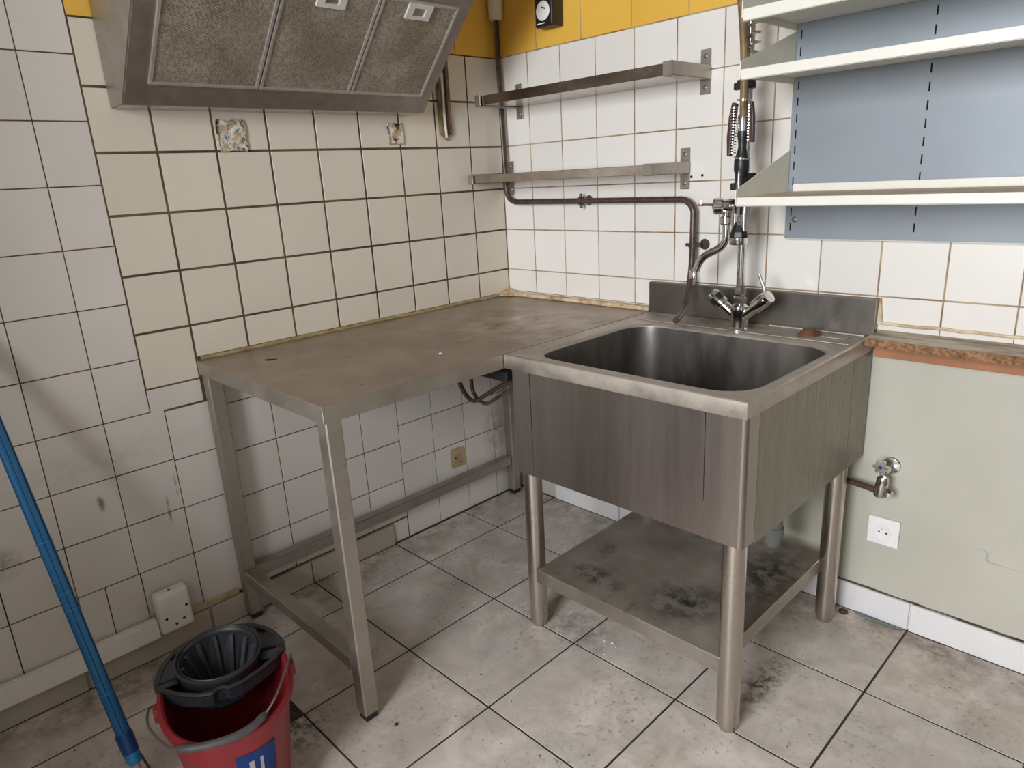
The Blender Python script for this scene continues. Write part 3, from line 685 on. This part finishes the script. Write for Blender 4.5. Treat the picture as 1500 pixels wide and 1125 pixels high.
bm = pr([(gx-.040, gy-.006, 1.300), (gx-.033, gy-.006, 1.298), (gx-.028, gy-.006, 1.36), (gx-.020, gy-.006, 1.425), (gx-.030, gy-.006, 1.430), (gx-.038, gy-.006, 1.395), (gx-.042, gy-.006, 1.345)], (0, .018, 0))
sub('grip_shell', bevall(bm, .002), M['brown_rubber'], g, False)
bm = pr([(gx+.028, gy-.002, 1.33), (gx+.021, gy-.002, 1.33), (gx+.016, gy-.002, 1.425), (gx+.022, gy-.002, 1.428), (gx+.027, gy-.002, 1.39)], (0, .014, 0))
sub('grip_shell', bevall(bm, .002), M['brown_rubber'], g, False)
bm = bmesh.new()
for k in range(17):
    z = 1.305+k*.0068; lathe(bm, [(0, 0), (.0085, .0005), (.0085, .003), (0, .0035)], (gx-.022, gy-.008, z), n=10)
sub('ribbed_spring', bm, M['chrome'], g)
bm = bmesh.new()
for k in range(13):
    z = 1.335+k*.0068; lathe(bm, [(0, 0), (.004, .0005), (.004, .003), (0, .0035)], (gx+.0185, gy-.008, z), n=8)
sub('ribbed_spring', bm, M['chrome'], g)

# ------------------------------------------------------------------ brown pipe on the back wall
U = thing('brown_pipe', 'thin brown painted pipe running down the corner and across over the sink', 'pipe', (.44, -.03, 1.0))
finish('pipe', tb(fillet([(.036, -.030, 2.25), (.036, -.030, 1.7), (.0445, -.030, 1.187), (.815, -.030, 1.185), (.843, -.030, 1.16), (.844, -.035, .985), (.862, -.085, .905), (.872, -.12, .868), (.905, -.215, .856)], [0, 0, .055, .06, .05, .04, .03, .03, 0]), .0098, 14), M['brown_pipe'], U, True)
for p, ax in (((.405, -.030, 1.187), 'h'), ((.844, -.031, 1.050), 'v')):
    bm = bmesh.new()
    A = (1, 0, 0) if ax == 'h' else (0, 0, 1)
    lathe(bm, [(.0100, -.006), (.0145, -.006), (.0145, .006), (.0100, .006)], p, A, 16, True)
    Bv = Vector((0, 0, 1)) if ax == 'h' else Vector((1, 0, 0))
    for s in (-1, 1): tube(bm, [Vector(p)+Bv*s*.010, Vector(p)+Bv*s*.024], .0055, 8)
    tube(bm, [Vector(p)+Vector((0, .008, 0)), Vector((p[0], -.001, p[2]))], .005, 8)
    lathe(bm, [(0, 0), (.017, 0), (.014, .005), (0, .006)], (p[0]+(.012 if ax == 'h' else .022), -.001, p[2]), (0, -1, 0), 16)
    finish('clamp', bm, M['brown_pipe'], U, True)
bm = lt([(.0105, 0), (.020, .001), (.025, .008), (.026, .04), (.026, .40), (.0105, .40)], (.036, -.030, 1.808), n=20, closed=True)
tag(finish('pipe_sleeve', bm, M['cream_plastic'], None, True), 'cream plastic sleeve around the pipe high in the corner', 'sleeve')

# ------------------------------------------------------------------ two steel wall shelves
def wall_shelf(x0, x1, z0, z1, bz0, bz1, yf, label, mat, back=-.004):
    t = thing('wall_shelf', label, 'shelf', ((x0+x1)/2, 0, z0), 'narrow steel wall shelves')
    b = bx(x0+.010, x1-.014, yf+.006, back, z0+.003, z1-.003, bev=.001)
    finish('shelf_plate', b, mat, t)
    for s, bxx in ((-1, x0+.018), (1, x1-.018)):
        bm = bmesh.new()
        box(bm, bxx-.016, bxx+.016, -.005, -.0008, bz0, bz1, bev=.0012)
        xa, xb_ = (x0, x0+.026) if s < 0 else (x1-.030, x1)
        # U-shaped arm: outer cheek, end cap
        ce = x0 if s < 0 else x1-.004
        box(bm, ce, ce+.004, yf, -.004, z0, z1, bev=.001)
        box(bm, xa, xb_, yf-.003, yf+.003, z0, z1, bev=.001)
        box(bm, xa, xb_, yf, min(back, -.004), z0-.0005, z0+.002)
        o = finish('bracket', bm, M['steel_leg'], t)
        for z in (bz0+.018, bz1-.018):
            q = finish('screw', lt([(0, .003), (.003, .003), (.0065, .001), (.007, 0), (0, 0)], (bxx, -.0045, z), (0, -1, 0), 12), M['steel_dark'], None); q.parent = o; q.matrix_parent_inverse = Matrix.Identity(4)
    return t
wall_shelf(.088, .874, 1.514, 1.551, 1.476, 1.595, -.200, 'upper narrow steel wall shelf with polished underside', M['steel_mirror'])
wall_shelf(.027, .812, 1.260, 1.293, 1.214, 1.333, -.203, 'lower narrow steel wall shelf just above the brown pipe', M['steel_mirror'], -.043)

# ------------------------------------------------------------------ shelving unit with perforated blue back
B = thing('shelving_unit', 'blue grey perforated wall panel carrying three cream metal shelves', 'shelving', (1.7, 0, 1.077))
xs = [1.127, 1.1395, 1.1430, 1.4450, 1.4485, 1.7505, 1.754, 2.0560, 2.0595, 2.30]
zs = [1.077, 1.097]
z = 1.0975
zz = [(1.0975+.0396*k, 1.0975+.0396*k+.021) for k in range(26)]
zl = [1.077]
for a, b in zz: zl += [a, b]
zl.append(zz[-1][1]+.02)
bm = bmesh.new(); V = {}
def gv(i, j, d):
    if (i, j, d) not in V: V[(i, j, d)] = bm.verts.new((xs[i], -.030+d*.0015, zl[j]))
    return V[(i, j, d)]
solid = lambda i, j: 0 <= i < len(xs)-1 and 0 <= j < len(zl)-1 and not (i % 2 == 1 and j % 2 == 1)
for i in range(len(xs)-1):
    for j in range(len(zl)-1):
        if not solid(i, j): continue
        for d in (0, 1): bm.faces.new((gv(i, j, d), gv(i+1, j, d), gv(i+1, j+1, d), gv(i, j+1, d)))
        for (di, dj, a, b) in ((-1, 0, (i, j), (i, j+1)), (1, 0, (i+1, j), (i+1, j+1)), (0, -1, (i, j), (i+1, j)), (0, 1, (i, j+1), (i+1, j+1))):
            if not solid(i+di, j+dj): bm.faces.new((gv(a[0], a[1], 0), gv(b[0], b[1], 0), gv(b[0], b[1], 1), gv(a[0], a[1], 1)))
finish('back_panel', bm, M['blue_panel'], B)
bm = bmesh.new(); box(bm, 1.1245, 1.127, -.031, -.0008, 1.077, zl[-1]); box(bm, 1.127, 2.30, -.0285, -.0008, 1.0755, 1.0775)
finish('side_return', bm, M['bracket_paint'], B)
finish('slot_shade', bx(1.131, 1.160, -.027, -.001, 1.085, 2.1), M['dark_hole'], B)  # near-black backing stands in for the shade behind the slots
for x in (1.446, 1.752, 2.058): finish('slot_shade', bx(x-.012, x+.012, -.027, -.001, 1.085, 2.1), M['dark_hole'], B)
finish('screw', lt([(0, .004), (.003, .004), (.007, .002), (.0075, 0), (0, 0)], (1.152, -.0302, 1.127), (0, -1, 0), 14), M['steel_dark'], B)
def metal_shelf(zt, lip, lab, dusty=False, drop=.105):
    # sheet slopes very slightly; folded lip in front, up-stand behind
    x0, x1 = 1.131, 2.30; yf = -.315
    bm = bmesh.new(); box(bm, x0, x1, yf+.0015, -.0325, zt-.003, zt, bev=.0008)
    box(bm, x0, x1, yf, yf+.002, zt-lip, zt+.0005, bev=.0008); box(bm, x0, x1, yf, yf+.014, zt-lip, zt-lip+.0015)
    o = finish('shelf', bm, M['shelf_white'], B)
    if dusty:
        o.data.materials.append(M['shelf_dusty'])
        for p in o.data.polygons:
            if p.normal.z > .9 and p.center.y > yf+.01: p.material_index = 1
    u = finish('rear_lip', bevall(bx(1.1465, x1, -.040, -.0325, zt, zt+.020), .002), M['shelf_white'], None); u.parent = o; u.matrix_parent_inverse = Matrix.Identity(4)
    for x in (1.1275,):
        bm = pr([(x, yf, zt-.018), (x, yf, zt+.018), (x, -.033, zt+drop), (x, -.033, zt-.018)], (.0028, 0, 0))
        finish('end_bracket', bm, M['bracket_paint'], B)
metal_shelf(1.2005, .0205, '', True)
metal_shelf(1.4865, .0225, '')
metal_shelf(1.6120, .0255, '')

# ------------------------------------------------------------------ worktop remains right of the sink
random.seed(11)
pts = []
xs_ = [1.382+.036*k for k in range(34)]
top = [(x, -.001) for x in xs_[::-1]]
frontl = [(x, -.105-.010*min(1, (x-1.38)*4)+random.uniform(-.003, .003)) for x in xs_]; frontl[0] = (1.382, -.098)
bm = pr([(x, y, .8215) for x, y in frontl+top], (0, 0, .0205)); bm.normal_update()
bmesh.ops.recalc_face_normals(bm, faces=bm.faces)
pl = finish('worktop_offcut', bm, M['chipboard'])
pl.data.materials.append(M['laminate'])
for p in pl.data.polygons:
    if p.normal.z > .9: p.material_index = 1
tag(pl, 'worn narrow chipboard worktop strip on the wall right of the sink', 'worktop')
bt = finish('wall_batten', bx(1.384, 2.6, -.026, -.001, .777, .8210, bev=.001), M['batten']); tag(bt, 'brown wooden batten under the chipboard strip', 'batten')

# ------------------------------------------------------------------ range hood
H = thing('range_hood', 'greasy stainless steel extractor hood with three mesh filters', 'hood', (.25, -.88, 1.49))
hy0, hy1 = -1.328, -.430
prof = [(.0015, 1.490), (.090, 1.490), (.425, 1.825), (.440, 1.84), (.440, 2.02), (.30, 2.10), (.0015, 2.10)]
bm = pr([(x, hy0, z) for x, z in prof], (0, hy1-hy0, 0))
bevall(bm, .0015, 1)
hb = finish('hood_body', bm, M['steel_dark'], H)
hb.data.materials.append(M['steel_mirror'])
for p in hb.data.polygons:
    if p.normal.z < -.95: p.material_index = 1
bm = pr([(x, hy0-.0025, z) for x, z in [(.004, 1.492), (.088, 1.492), (.418, 1.822), (.43, 1.84), (.43, 2.0), (.004, 2.0)]], (0, .0022, 0))
finish('side_plate', bm, M['steel_leg'], H)
s2 = math.sqrt(.5); A1 = Vector((s2, 0, s2)); NV = Vector((s2, 0, -s2)); YV = Vector((0, 1, 0)); O0 = Vector((.09, 0, 1.49))
def onslope(s, y, h): return O0+A1*s+YV*y+NV*h
for k, (ya, yb) in enumerate(((-1.279, -1.0085), (-1.0045, -.7340), (-.7300, -.4725))):
    s0, s1 = .064, .362
    fm = bmesh.new()
    for a, b, c, d in ((s0, s0+.008, ya, yb), (s1-.008, s1, ya, yb), (s0+.008, s1-.008, ya, ya+.008), (s0+.008, s1-.008, yb-.008, yb)):
        obox(fm, onslope((a+b)/2, (c+d)/2, .0025), (A1, YV, NV), ((b-a)/2, (d-c)/2, .004), .0008)
    f = finish('grease_filter', fm, M['alu'], H)
    mm = obox(bmesh.new(), onslope((s0+s1)/2, (ya+yb)/2, .0008), (A1, YV, NV), ((s1-s0)/2-.007, (yb-ya)/2-.007, .0018))
    q = finish('mesh_screen', mm, M['filter'], None); q.parent = f; q.matrix_parent_inverse = Matrix.Identity(4)
    yc = (ya+yb)/2-.004
    hm = bmesh.new()
    for a, b, c, d in ((.312, .322, yc-.040, yc+.040), (.345, .357, yc-.040, yc+.040), (.322, .345, yc-.040, yc-.020), (.322, .345, yc+.020, yc+.040)):
        obox(hm, onslope((a+b)/2, (c+d)/2, .0062), (A1, YV, NV), ((b-a)/2, (d-c)/2, .0035))
    q = finish('filter_handle', hm, M['grey_handle'], None); q.parent = f; q.matrix_parent_inverse = Matrix.Identity(4)
    hm = obox(bmesh.new(), onslope(.3335, yc, .0035), (A1, YV, NV), (.0115, .020, .0008))
    q = finish('handle_recess', hm, M['steel_dark'], None); q.parent = f; q.matrix_parent_inverse = Matrix.Identity(4)

# ------------------------------------------------------------------ small wall things
# stripped wooden casings with wires beside the hood
t_ = thing('wire_casing', 'pair of ragged wooden casing strips hanging beside the hood', 'casing', (.008, -.27, 1.41))
for y, zb_, w in ((-.291, 1.424, .007), (-.275, 1.412, .006), (-.256, 1.430, .008)):
    bm = pr([(.0006, y-w, zb_+.01), (.0006, y+w, zb_), (.0006, y+w, 1.72), (.0006, y-w, 1.72)], (.012, 0, 0)); finish('strip', bm, M['wood_strip'], t_)
finish('wire', tb([(.016, -.283, 1.70), (.016, -.283, 1.50), (.015, -.278, 1.42)], .0045, 8), M['offwhite'], t_, True)
finish('wire', tb([(.015, -.265, 1.70), (.015, -.267, 1.50), (.014, -.268, 1.425)], .003, 8), M['brown_rubber'], t_, True)

th = thing('wall_timer', 'small black square box with round white dial on the yellow tiles', 'timer', (.29, -.0005, 1.75))
finish('case', bevall(bx(.248, .326, -.057, -.0006, 1.745, 1.835), .008, 3), M['black'], th, True)
d = finish('dial', lt([(0, .002), (.027, .002), (.030, 0), (0, 0)], (.285, -.0568, 1.792), (0, -1, 0), 28), M['white_plastic'], th, True)
finish('pointer', obox(bmesh.new(), (.290, -.0592, 1.800), ((.9, 0, -.35), (0, 1, 0), (.35, 0, .9)), (.010, .0008, .0022)), M['grip'], th)
finish('mark_strip', bx(.258, .292, -.0575, -.0568, 1.754, 1.757), M['white_plastic'], th)

# cable trunking and box
tk = bevall(bx(.0105, .038, -2.498, -1.4905, .074, .130), .003)
tag(finish('cable_trunking', tk, M['offwhite']), 'long off-white cable trunking low on the left wall', 'trunking')
jb = thing('junction_box', 'off-white rounded square junction box at the end of the trunking', 'box', (.03, -1.444, .07))
finish('cover', bevall(bx(.0105, .052, -1.489, -1.398, .082, .206), .013, 4), M['offwhite'], jb, True)
for y, z in ((-1.470, .130), (-1.447, .104), (-1.425, .112), (-1.412, .150)): finish('slot', bx(.0518, .0530, y-.004, y+.003, z-.003, z+.003), M['dark_hole'], jb)
finish('slot', bx(.030, .036, -1.448, -1.442, .2055, .2070), M['dark_hole'], jb)

sk = thing('wall_socket', 'white square power socket on the painted wall right of the sink', 'socket', (1.447, 0, .279))
finish('face_plate', bevall(bx(1.407, 1.487, -.010, -.0006, .239, .319), .002), M['white_plastic'], sk)
w = finish('well', lt([(.023, 0), (.0235, .0018), (.0215, .0020), (.020, .0006), (.0195, .0004), (0, .0004)], (1.4465, -.0100, .278), (0, -1, 0), 30), M['white_plastic'], sk, True)
for dx, dz in ((-.0095, .0), (.0095, .0)): finish('pin_hole', lt([(0, .0008), (.0026, .0008), (.0026, 0)], (1.4465+dx, -.0102, .277+dz), (0, -1, 0), 10), M['dark_hole'], sk)
finish('earth_pin', lt([(0, .005), (.0022, .004), (.0026, 0)], (1.4465-.001, -.0104, .2895), (0, -1, 0), 10), M['steel_bright'], sk)

vv = thing('stop_valve', 'chrome stop valve with blue dot star handle on the wall above the socket', 'valve', (1.447, 0, .475))
finish('rosette', lt([(0, .006), (.010, .006), (.022, .003), (.024, 0), (0, 0)], (1.447, -.0006, .476), (0, -1, 0), 22), M['chrome'], vv, True)
bm = tb([(1.447, -.004, .475), (1.445, -.050, .470)], .009, 12); lathe(bm, [(0, 0), (.014, 0), (.016, .006), (.016, .052), (.013, .058), (0, .058)], (1.441, -.056, .405), (.12, 0, 1), 16)
lathe(bm, [(0, 0), (.014, 0), (.014, .014), (.010, .02), (0, .02)], (1.452, -.055, .418), (1, -.2, 0), 6)
finish('valve_body', bm, M['chrome'], vv, True)
bm = bmesh.new(); hp = []
for k in range(24):
    a = 2*PI*k/24; r = .0165+.0042*math.cos(6*a); hp.append((1.443+r*math.cos(a), -.070, .496+r*math.sin(a)))
prism(bm, hp, (0, -.010, 0)); q = finish('star_handle', bm, M['chrome'], vv)
finish('blue_dot', lt([(0, .001), (.005, .001), (.0055, 0)], (1.443, -.080, .496), (0, -1, 0), 14), M['navy'], vv)
finish('handle_stem', tb([(1.440, -.050, .470), (1.443, -.071, .496)], .007, 10), M['chrome'], vv, True)
finish('supply_pipe', tb(fillet([(1.437, -.056, .418), (1.40, -.050, .420), (1.30, -.040, .424)], .02), .0085, 10), M['brown_pipe'], vv, True)

# ------------------------------------------------------------------ bucket, wringer, mop
bxc, byc = .640, -1.525
BK = thing('red_bucket', 'oval red plastic bucket with a wire handle and blue label', 'bucket', (bxc, byc, 0))
fd = Vector((.958, -.286, 0)); sd = Vector((.286, .958, 0))     # long and short axes of the oval bucket
def bp(s, f, z): return Vector((bxc, byc, z))+sd*s+fd*f
def sell(a, w, l, e=.84):
    c, s_ = math.cos(a), math.sin(a); return (math.copysign(abs(c)**e, c)*w, math.copysign(abs(s_)**e, s_)*l)
def oval(prof, n=64, cap=False):
    bm = bmesh.new(); rs = []
    for w, l, z in prof: rs.append([bm.verts.new(bp(*sell(2*PI*k/n, w, l), z)) for k in range(n)])
    for A, B2 in zip(rs, rs[1:]):
        for k in range(n): bm.faces.new((A[k], A[(k+1) % n], B2[(k+1) % n], B2[k]))
    if cap: bm.faces.new(rs[0]); bm.faces.new(rs[-1])
    return bm
WB, LB, WT, LT = .092, .140, .1235, .176
prof = [(WB-.004, LB-.004, 0), (WB, LB, .006), (WT, LT, .258), (WT+.001, LT+.001, .264), (WT+.008, LT+.008, .266), (WT+.010, LT+.010, .274), (WT+.008, LT+.008, .282), (WT+.002, LT+.002, .284), (WT-.003, LT-.003, .281), (WT-.005, LT-.005, .262), (WB-.004, LB-.004, .012)]
finish('body', oval(prof, cap=True), M['red'], BK, True)
for s in (-1, 1):
    bm = obox(bmesh.new(), bp(s*.135, -.005, .258), (sd, fd, (0, 0, 1)), (.007, .014, .016), .003); finish('handle_lug', bm, M['red'], BK)
raw = [(-.136, -.030, .262), (-.151, -.020, .262), (-.151, .040, .266), (-.121, .126, .277), (-.095, .166, .290), (-.055, .187, .2935), (-.001, .192, .2935), (.042, .176, .2935), (.081, .128, .2935), (.116, .052, .2925), (.139, -.010, .284), (.140, -.020, .270), (.136, -.010, .262)]
hand = []
for i in range(len(raw)-1):
    p0_, p1_, p2_, p3_ = [Vector(raw[min(max(j, 0), len(raw)-1)]) for j in (i-1, i, i+1, i+2)]
    for k in range(5):
        u = k/5; hand.append(.5*((2*p1_)+(p2_-p0_)*u+(2*p0_-5*p1_+4*p2_-p3_)*u*u+(3*p1_-p0_-3*p2_+p3_)*u**3))
hand.append(Vector(raw[-1])); hand = [bp(*v) for v in hand]
finish('wire_handle', tb(hand, .0026, 8), M['wire'], BK, True)
gp = hand[19:38]
finish('grip', tb(gp, [.0055]+[.0080]*(len(gp)-2)+[.0055], 12), M['grip'], BK, True)
def wrap(a0, a1, z0, z1, d, n=14):
    bm = bmesh.new(); rows = []
    for z in (z0, z1):
        u = (z-.006)/.252; rows.append([bm.verts.new(bp(*sell(a, WB+(WT-WB)*u+d, LB+(LT-LB)*u+d), z)) for a in [a0+(a1-a0)*k/n for k in range(n+1)]])
    for k in range(n): bm.faces.new((rows[0][k], rows[0][k+1], rows[1][k+1], rows[1][k]))
    bmesh.ops.solidify(bm, geom=bm.faces[:], thickness=.0006); return bm
lb = finish('label', wrap(math.radians(60), math.radians(93), .10, .226, .0012), M['blue_label'], BK)
for a0, a1 in ((82, 86), (74, 77)):
    q = finish('label_stroke', wrap(math.radians(a0), math.radians(a1), .10, .205, .0022, 4), M['white_label'], None); q.parent = lb; q.matrix_parent_inverse = PINV[BK.name] if False else Matrix.Identity(4)

WR = thing('mop_wringer', 'dark grey plastic mop wringer basket set in the red bucket', 'wringer', (bxc-.07, byc+.03, .28))
wc = bp(-.003, -.065, 0)
wn = (Vector((0, 0, 1))+fd*.08).normalized()
zc_ = .303
def ring(prof, n=48, z=zc_, **k): return lt(prof, (wc.x, wc.y, z), wn, n, **k)
u_ax = Vector((0, 1, 0)).cross(wn).normalized(); v_ax = wn.cross(u_ax)
def wq(a, r, h): return Vector((wc.x, wc.y, zc_))+(u_ax*math.cos(a)+v_ax*math.sin(a))*r+wn*h
finish('ring', ring([(.080, -.024), (.0835, -.024), (.087, .000), (.0915, .004), (.0915, .009), (.086, .011), (.0840, .007), (.081, .010), (.0785, .008), (.076, 0), (.078, -.02)], closed=True), M['dark_grey'], WR, True)
NS = 12
bm = bmesh.new()
for k in range(NS):     # slatted cone; the slits between the slats show the red bucket
    a = 2*PI*k/NS
    prism(bm, [wq(a-.19, .0775, 0), wq(a+.19, .0775, 0), wq(a+.18, .060, -.065), wq(a+.15, .036, -.115), wq(a-.15, .036, -.115), wq(a-.18, .060, -.065)], (u_ax*math.cos(a)+v_ax*math.sin(a))*.003)
finish('basket', bm, M['dark_grey'], WR)
for k in range(NS):
    a = 2*PI*(k+.5)/NS; o_ = (u_ax*math.cos(a)+v_ax*math.sin(a))*-.006
    finish('basket_rib', pr([wq(a-.055, .0765, -.002), wq(a+.055, .0765, -.002), wq(a+.075, .056, -.07), wq(a+.08, .037, -.112), wq(a-.08, .037, -.112), wq(a-.075, .056, -.07)], o_), M['grey_rib'], WR)
finish('skirt', ring([(.0815, -.02), (.0845, -.02), (.078, -.070), (.075, -.070)], closed=True), M['dark_grey'], WR, True)
# outline: bucket rim behind, lip curve in front
LIP = [(-.132, -.045), (-.120, -.030), (-.085, .006), (-.050, .030), (-.028, .036), (-.018, .028), (-.004, .028), (.006, .037), (.030, .033), (.069, .014), (.105, -.012), (.130, -.040)]
bm = bmesh.new(); n = 40; out = []
for k in range(n+1):
    a = math.radians(193+154*k/n); out.append(bp(*sell(a, WT+.012, LT+.012), .2865))
def toward(p): e = p-wc; e.z = 0; q = Vector((wc.x, wc.y, 0))+e.normalized()*.089; q.z = .2865; return q
Z6 = Vector((0, 0, .005))
for i in range(n):
    if i in (7, 8, 9, 31, 32, 33): continue
    prism(bm, [toward(out[i]), out[i], out[i+1], toward(out[i+1])], Z6)
for i in range(n):
    d0 = out[i]-bp(0, 0, .2865); d0 = d0.normalized()*.003
    prism(bm, [out[i], out[i]+d0, out[i+1]+d0, out[i+1]], (0, 0, -.018))
    prism(bm, [out[i]-d0*3, out[i]+d0, out[i+1]+d0, out[i+1]-d0*3], (0, 0, .0065))
finish('flange', bm, M['dark_grey'], WR)
lp = [bp(s, f, .2895) for s, f in LIP]
bm = tb(lp, [.0048]*len(lp), 8)
for i in range(len(lp)-1):
    prism(bm, [lp[i], lp[i+1], lp[i+1]-Vector((0, 0, .030)), lp[i]-Vector((0, 0, .030))], -fd*.003)
for i in (0, 3, 4, 5, 6, 7, 10):
    prism(bm, [lp[i], lp[i+1], toward(lp[i+1]), toward(lp[i])], (0, 0, .003))
finish('front_lip', bm, M['dark_grey'], WR)

MP = thing('mop_pole', 'blue ribbed plastic mop pole leaning against the left wall', 'pole', (.5, -1.69, 0))
p0 = Vector((.485, -1.695, .090)); p1 = Vector((.150, -1.735, .788)); dd = (p1-p0).normalized()
ptop = p0+dd*1.04
rf = lambda a: 1-.16*math.exp(-(((a*5/(2*PI)) % 1-.5)/.09)**2)
finish('tube', tb([p0+dd*.055, ptop], .0150, 48, rf=rf), M['blue_pole'], MP, True)
gs = dd.cross(Vector((0, 0, 1))).normalized(); gq = dd.cross(gs)
for k in range(6):
    a = 2*PI*k/6+.3; o_ = (gs*math.cos(a)+gq*math.sin(a))*.0148; finish('groove_shade', tb([p0+dd*.06+o_, ptop+o_], .0009, 6), M['blue_pole_dark'], MP)  # thin dark strips paint in the shade of the pole's grooves
finish('collar', tb([p0+dd*.018, p0+dd*.024, p0+dd*.062, p0+dd*.068], [.0155, .0170, .0180, .0165], 20), M['navy'], MP, True)
finish('nut', tb([p0+dd*-.004, p0+dd*.002, p0+dd*.024], [.0125, .0150, .0165], 20), M['cyan'], MP, True)
finish('inner_rod', tb([p0+dd*.01, Vector((p0.x-dd.x/dd.z*(p0.z-.004), p0.y-dd.y/dd.z*(p0.z-.004), .004))], .0065, 12), M['rod'], MP, True)
for L in (.36, .40, .43, .52, .16):
    c0 = p0+dd*L; finish('tape_band', tb([c0, c0+dd*.0022], .0170, 24), M['cyan'], MP, True)

# ------------------------------------------------------------------ floor debris
tag(finish('rubber_washer', lt([(.006, 0), (.013, 0), (.013, .005), (.006, .005)], (1.372, -.035, 0), n=18, closed=True), M['brown_rubber']), 'small dark rubber washer on the floor behind the right sink leg', 'washer')
tag(finish('blue_cable', tb(fillet([(1.40, -.016, .004), (1.44, -.022, .006), (1.49, -.020, .004), (1.525, -.016, .004)], .02), .0026, 8), M['blue_wire'], None, True), 'short faded blue cable lying along the white skirting', 'cable')
random.seed(21)
def crumb(x, y, z, r, label, mat='crumb'):
    bm = bmesh.new(); bmesh.ops.create_icosphere(bm, subdivisions=1, radius=r)
    for v in bm.verts: v.co *= random.uniform(.7, 1.2); v.co.z *= .6
    lo = min(v.co.z for v in bm.verts)
    for v in bm.verts: v.co += Vector((x, y, z-lo))
    tag(finish('crumb', bm, M[mat]), label, 'debris')
for x, y, r in ((.93, -.60, .004), (.945, -.615, .003), (.955, -.595, .005), (.97, -.60, .003), (.965, -.645, .003), (1.2, -.73, .003)):
    crumb(x, y, 0, r, 'white plaster crumb on the floor under the sink shelf'); bpy.context.scene.collection.objects[-1]['group'] = 'white crumbs under the sink'
crumb(.545, -.800, .83, .006, 'white plaster crumb on the table near the sink')
crumb(.745, -1.19, 0, .005, 'tiny dark pebble on the floor right of the front table leg', 'brown_rubber')
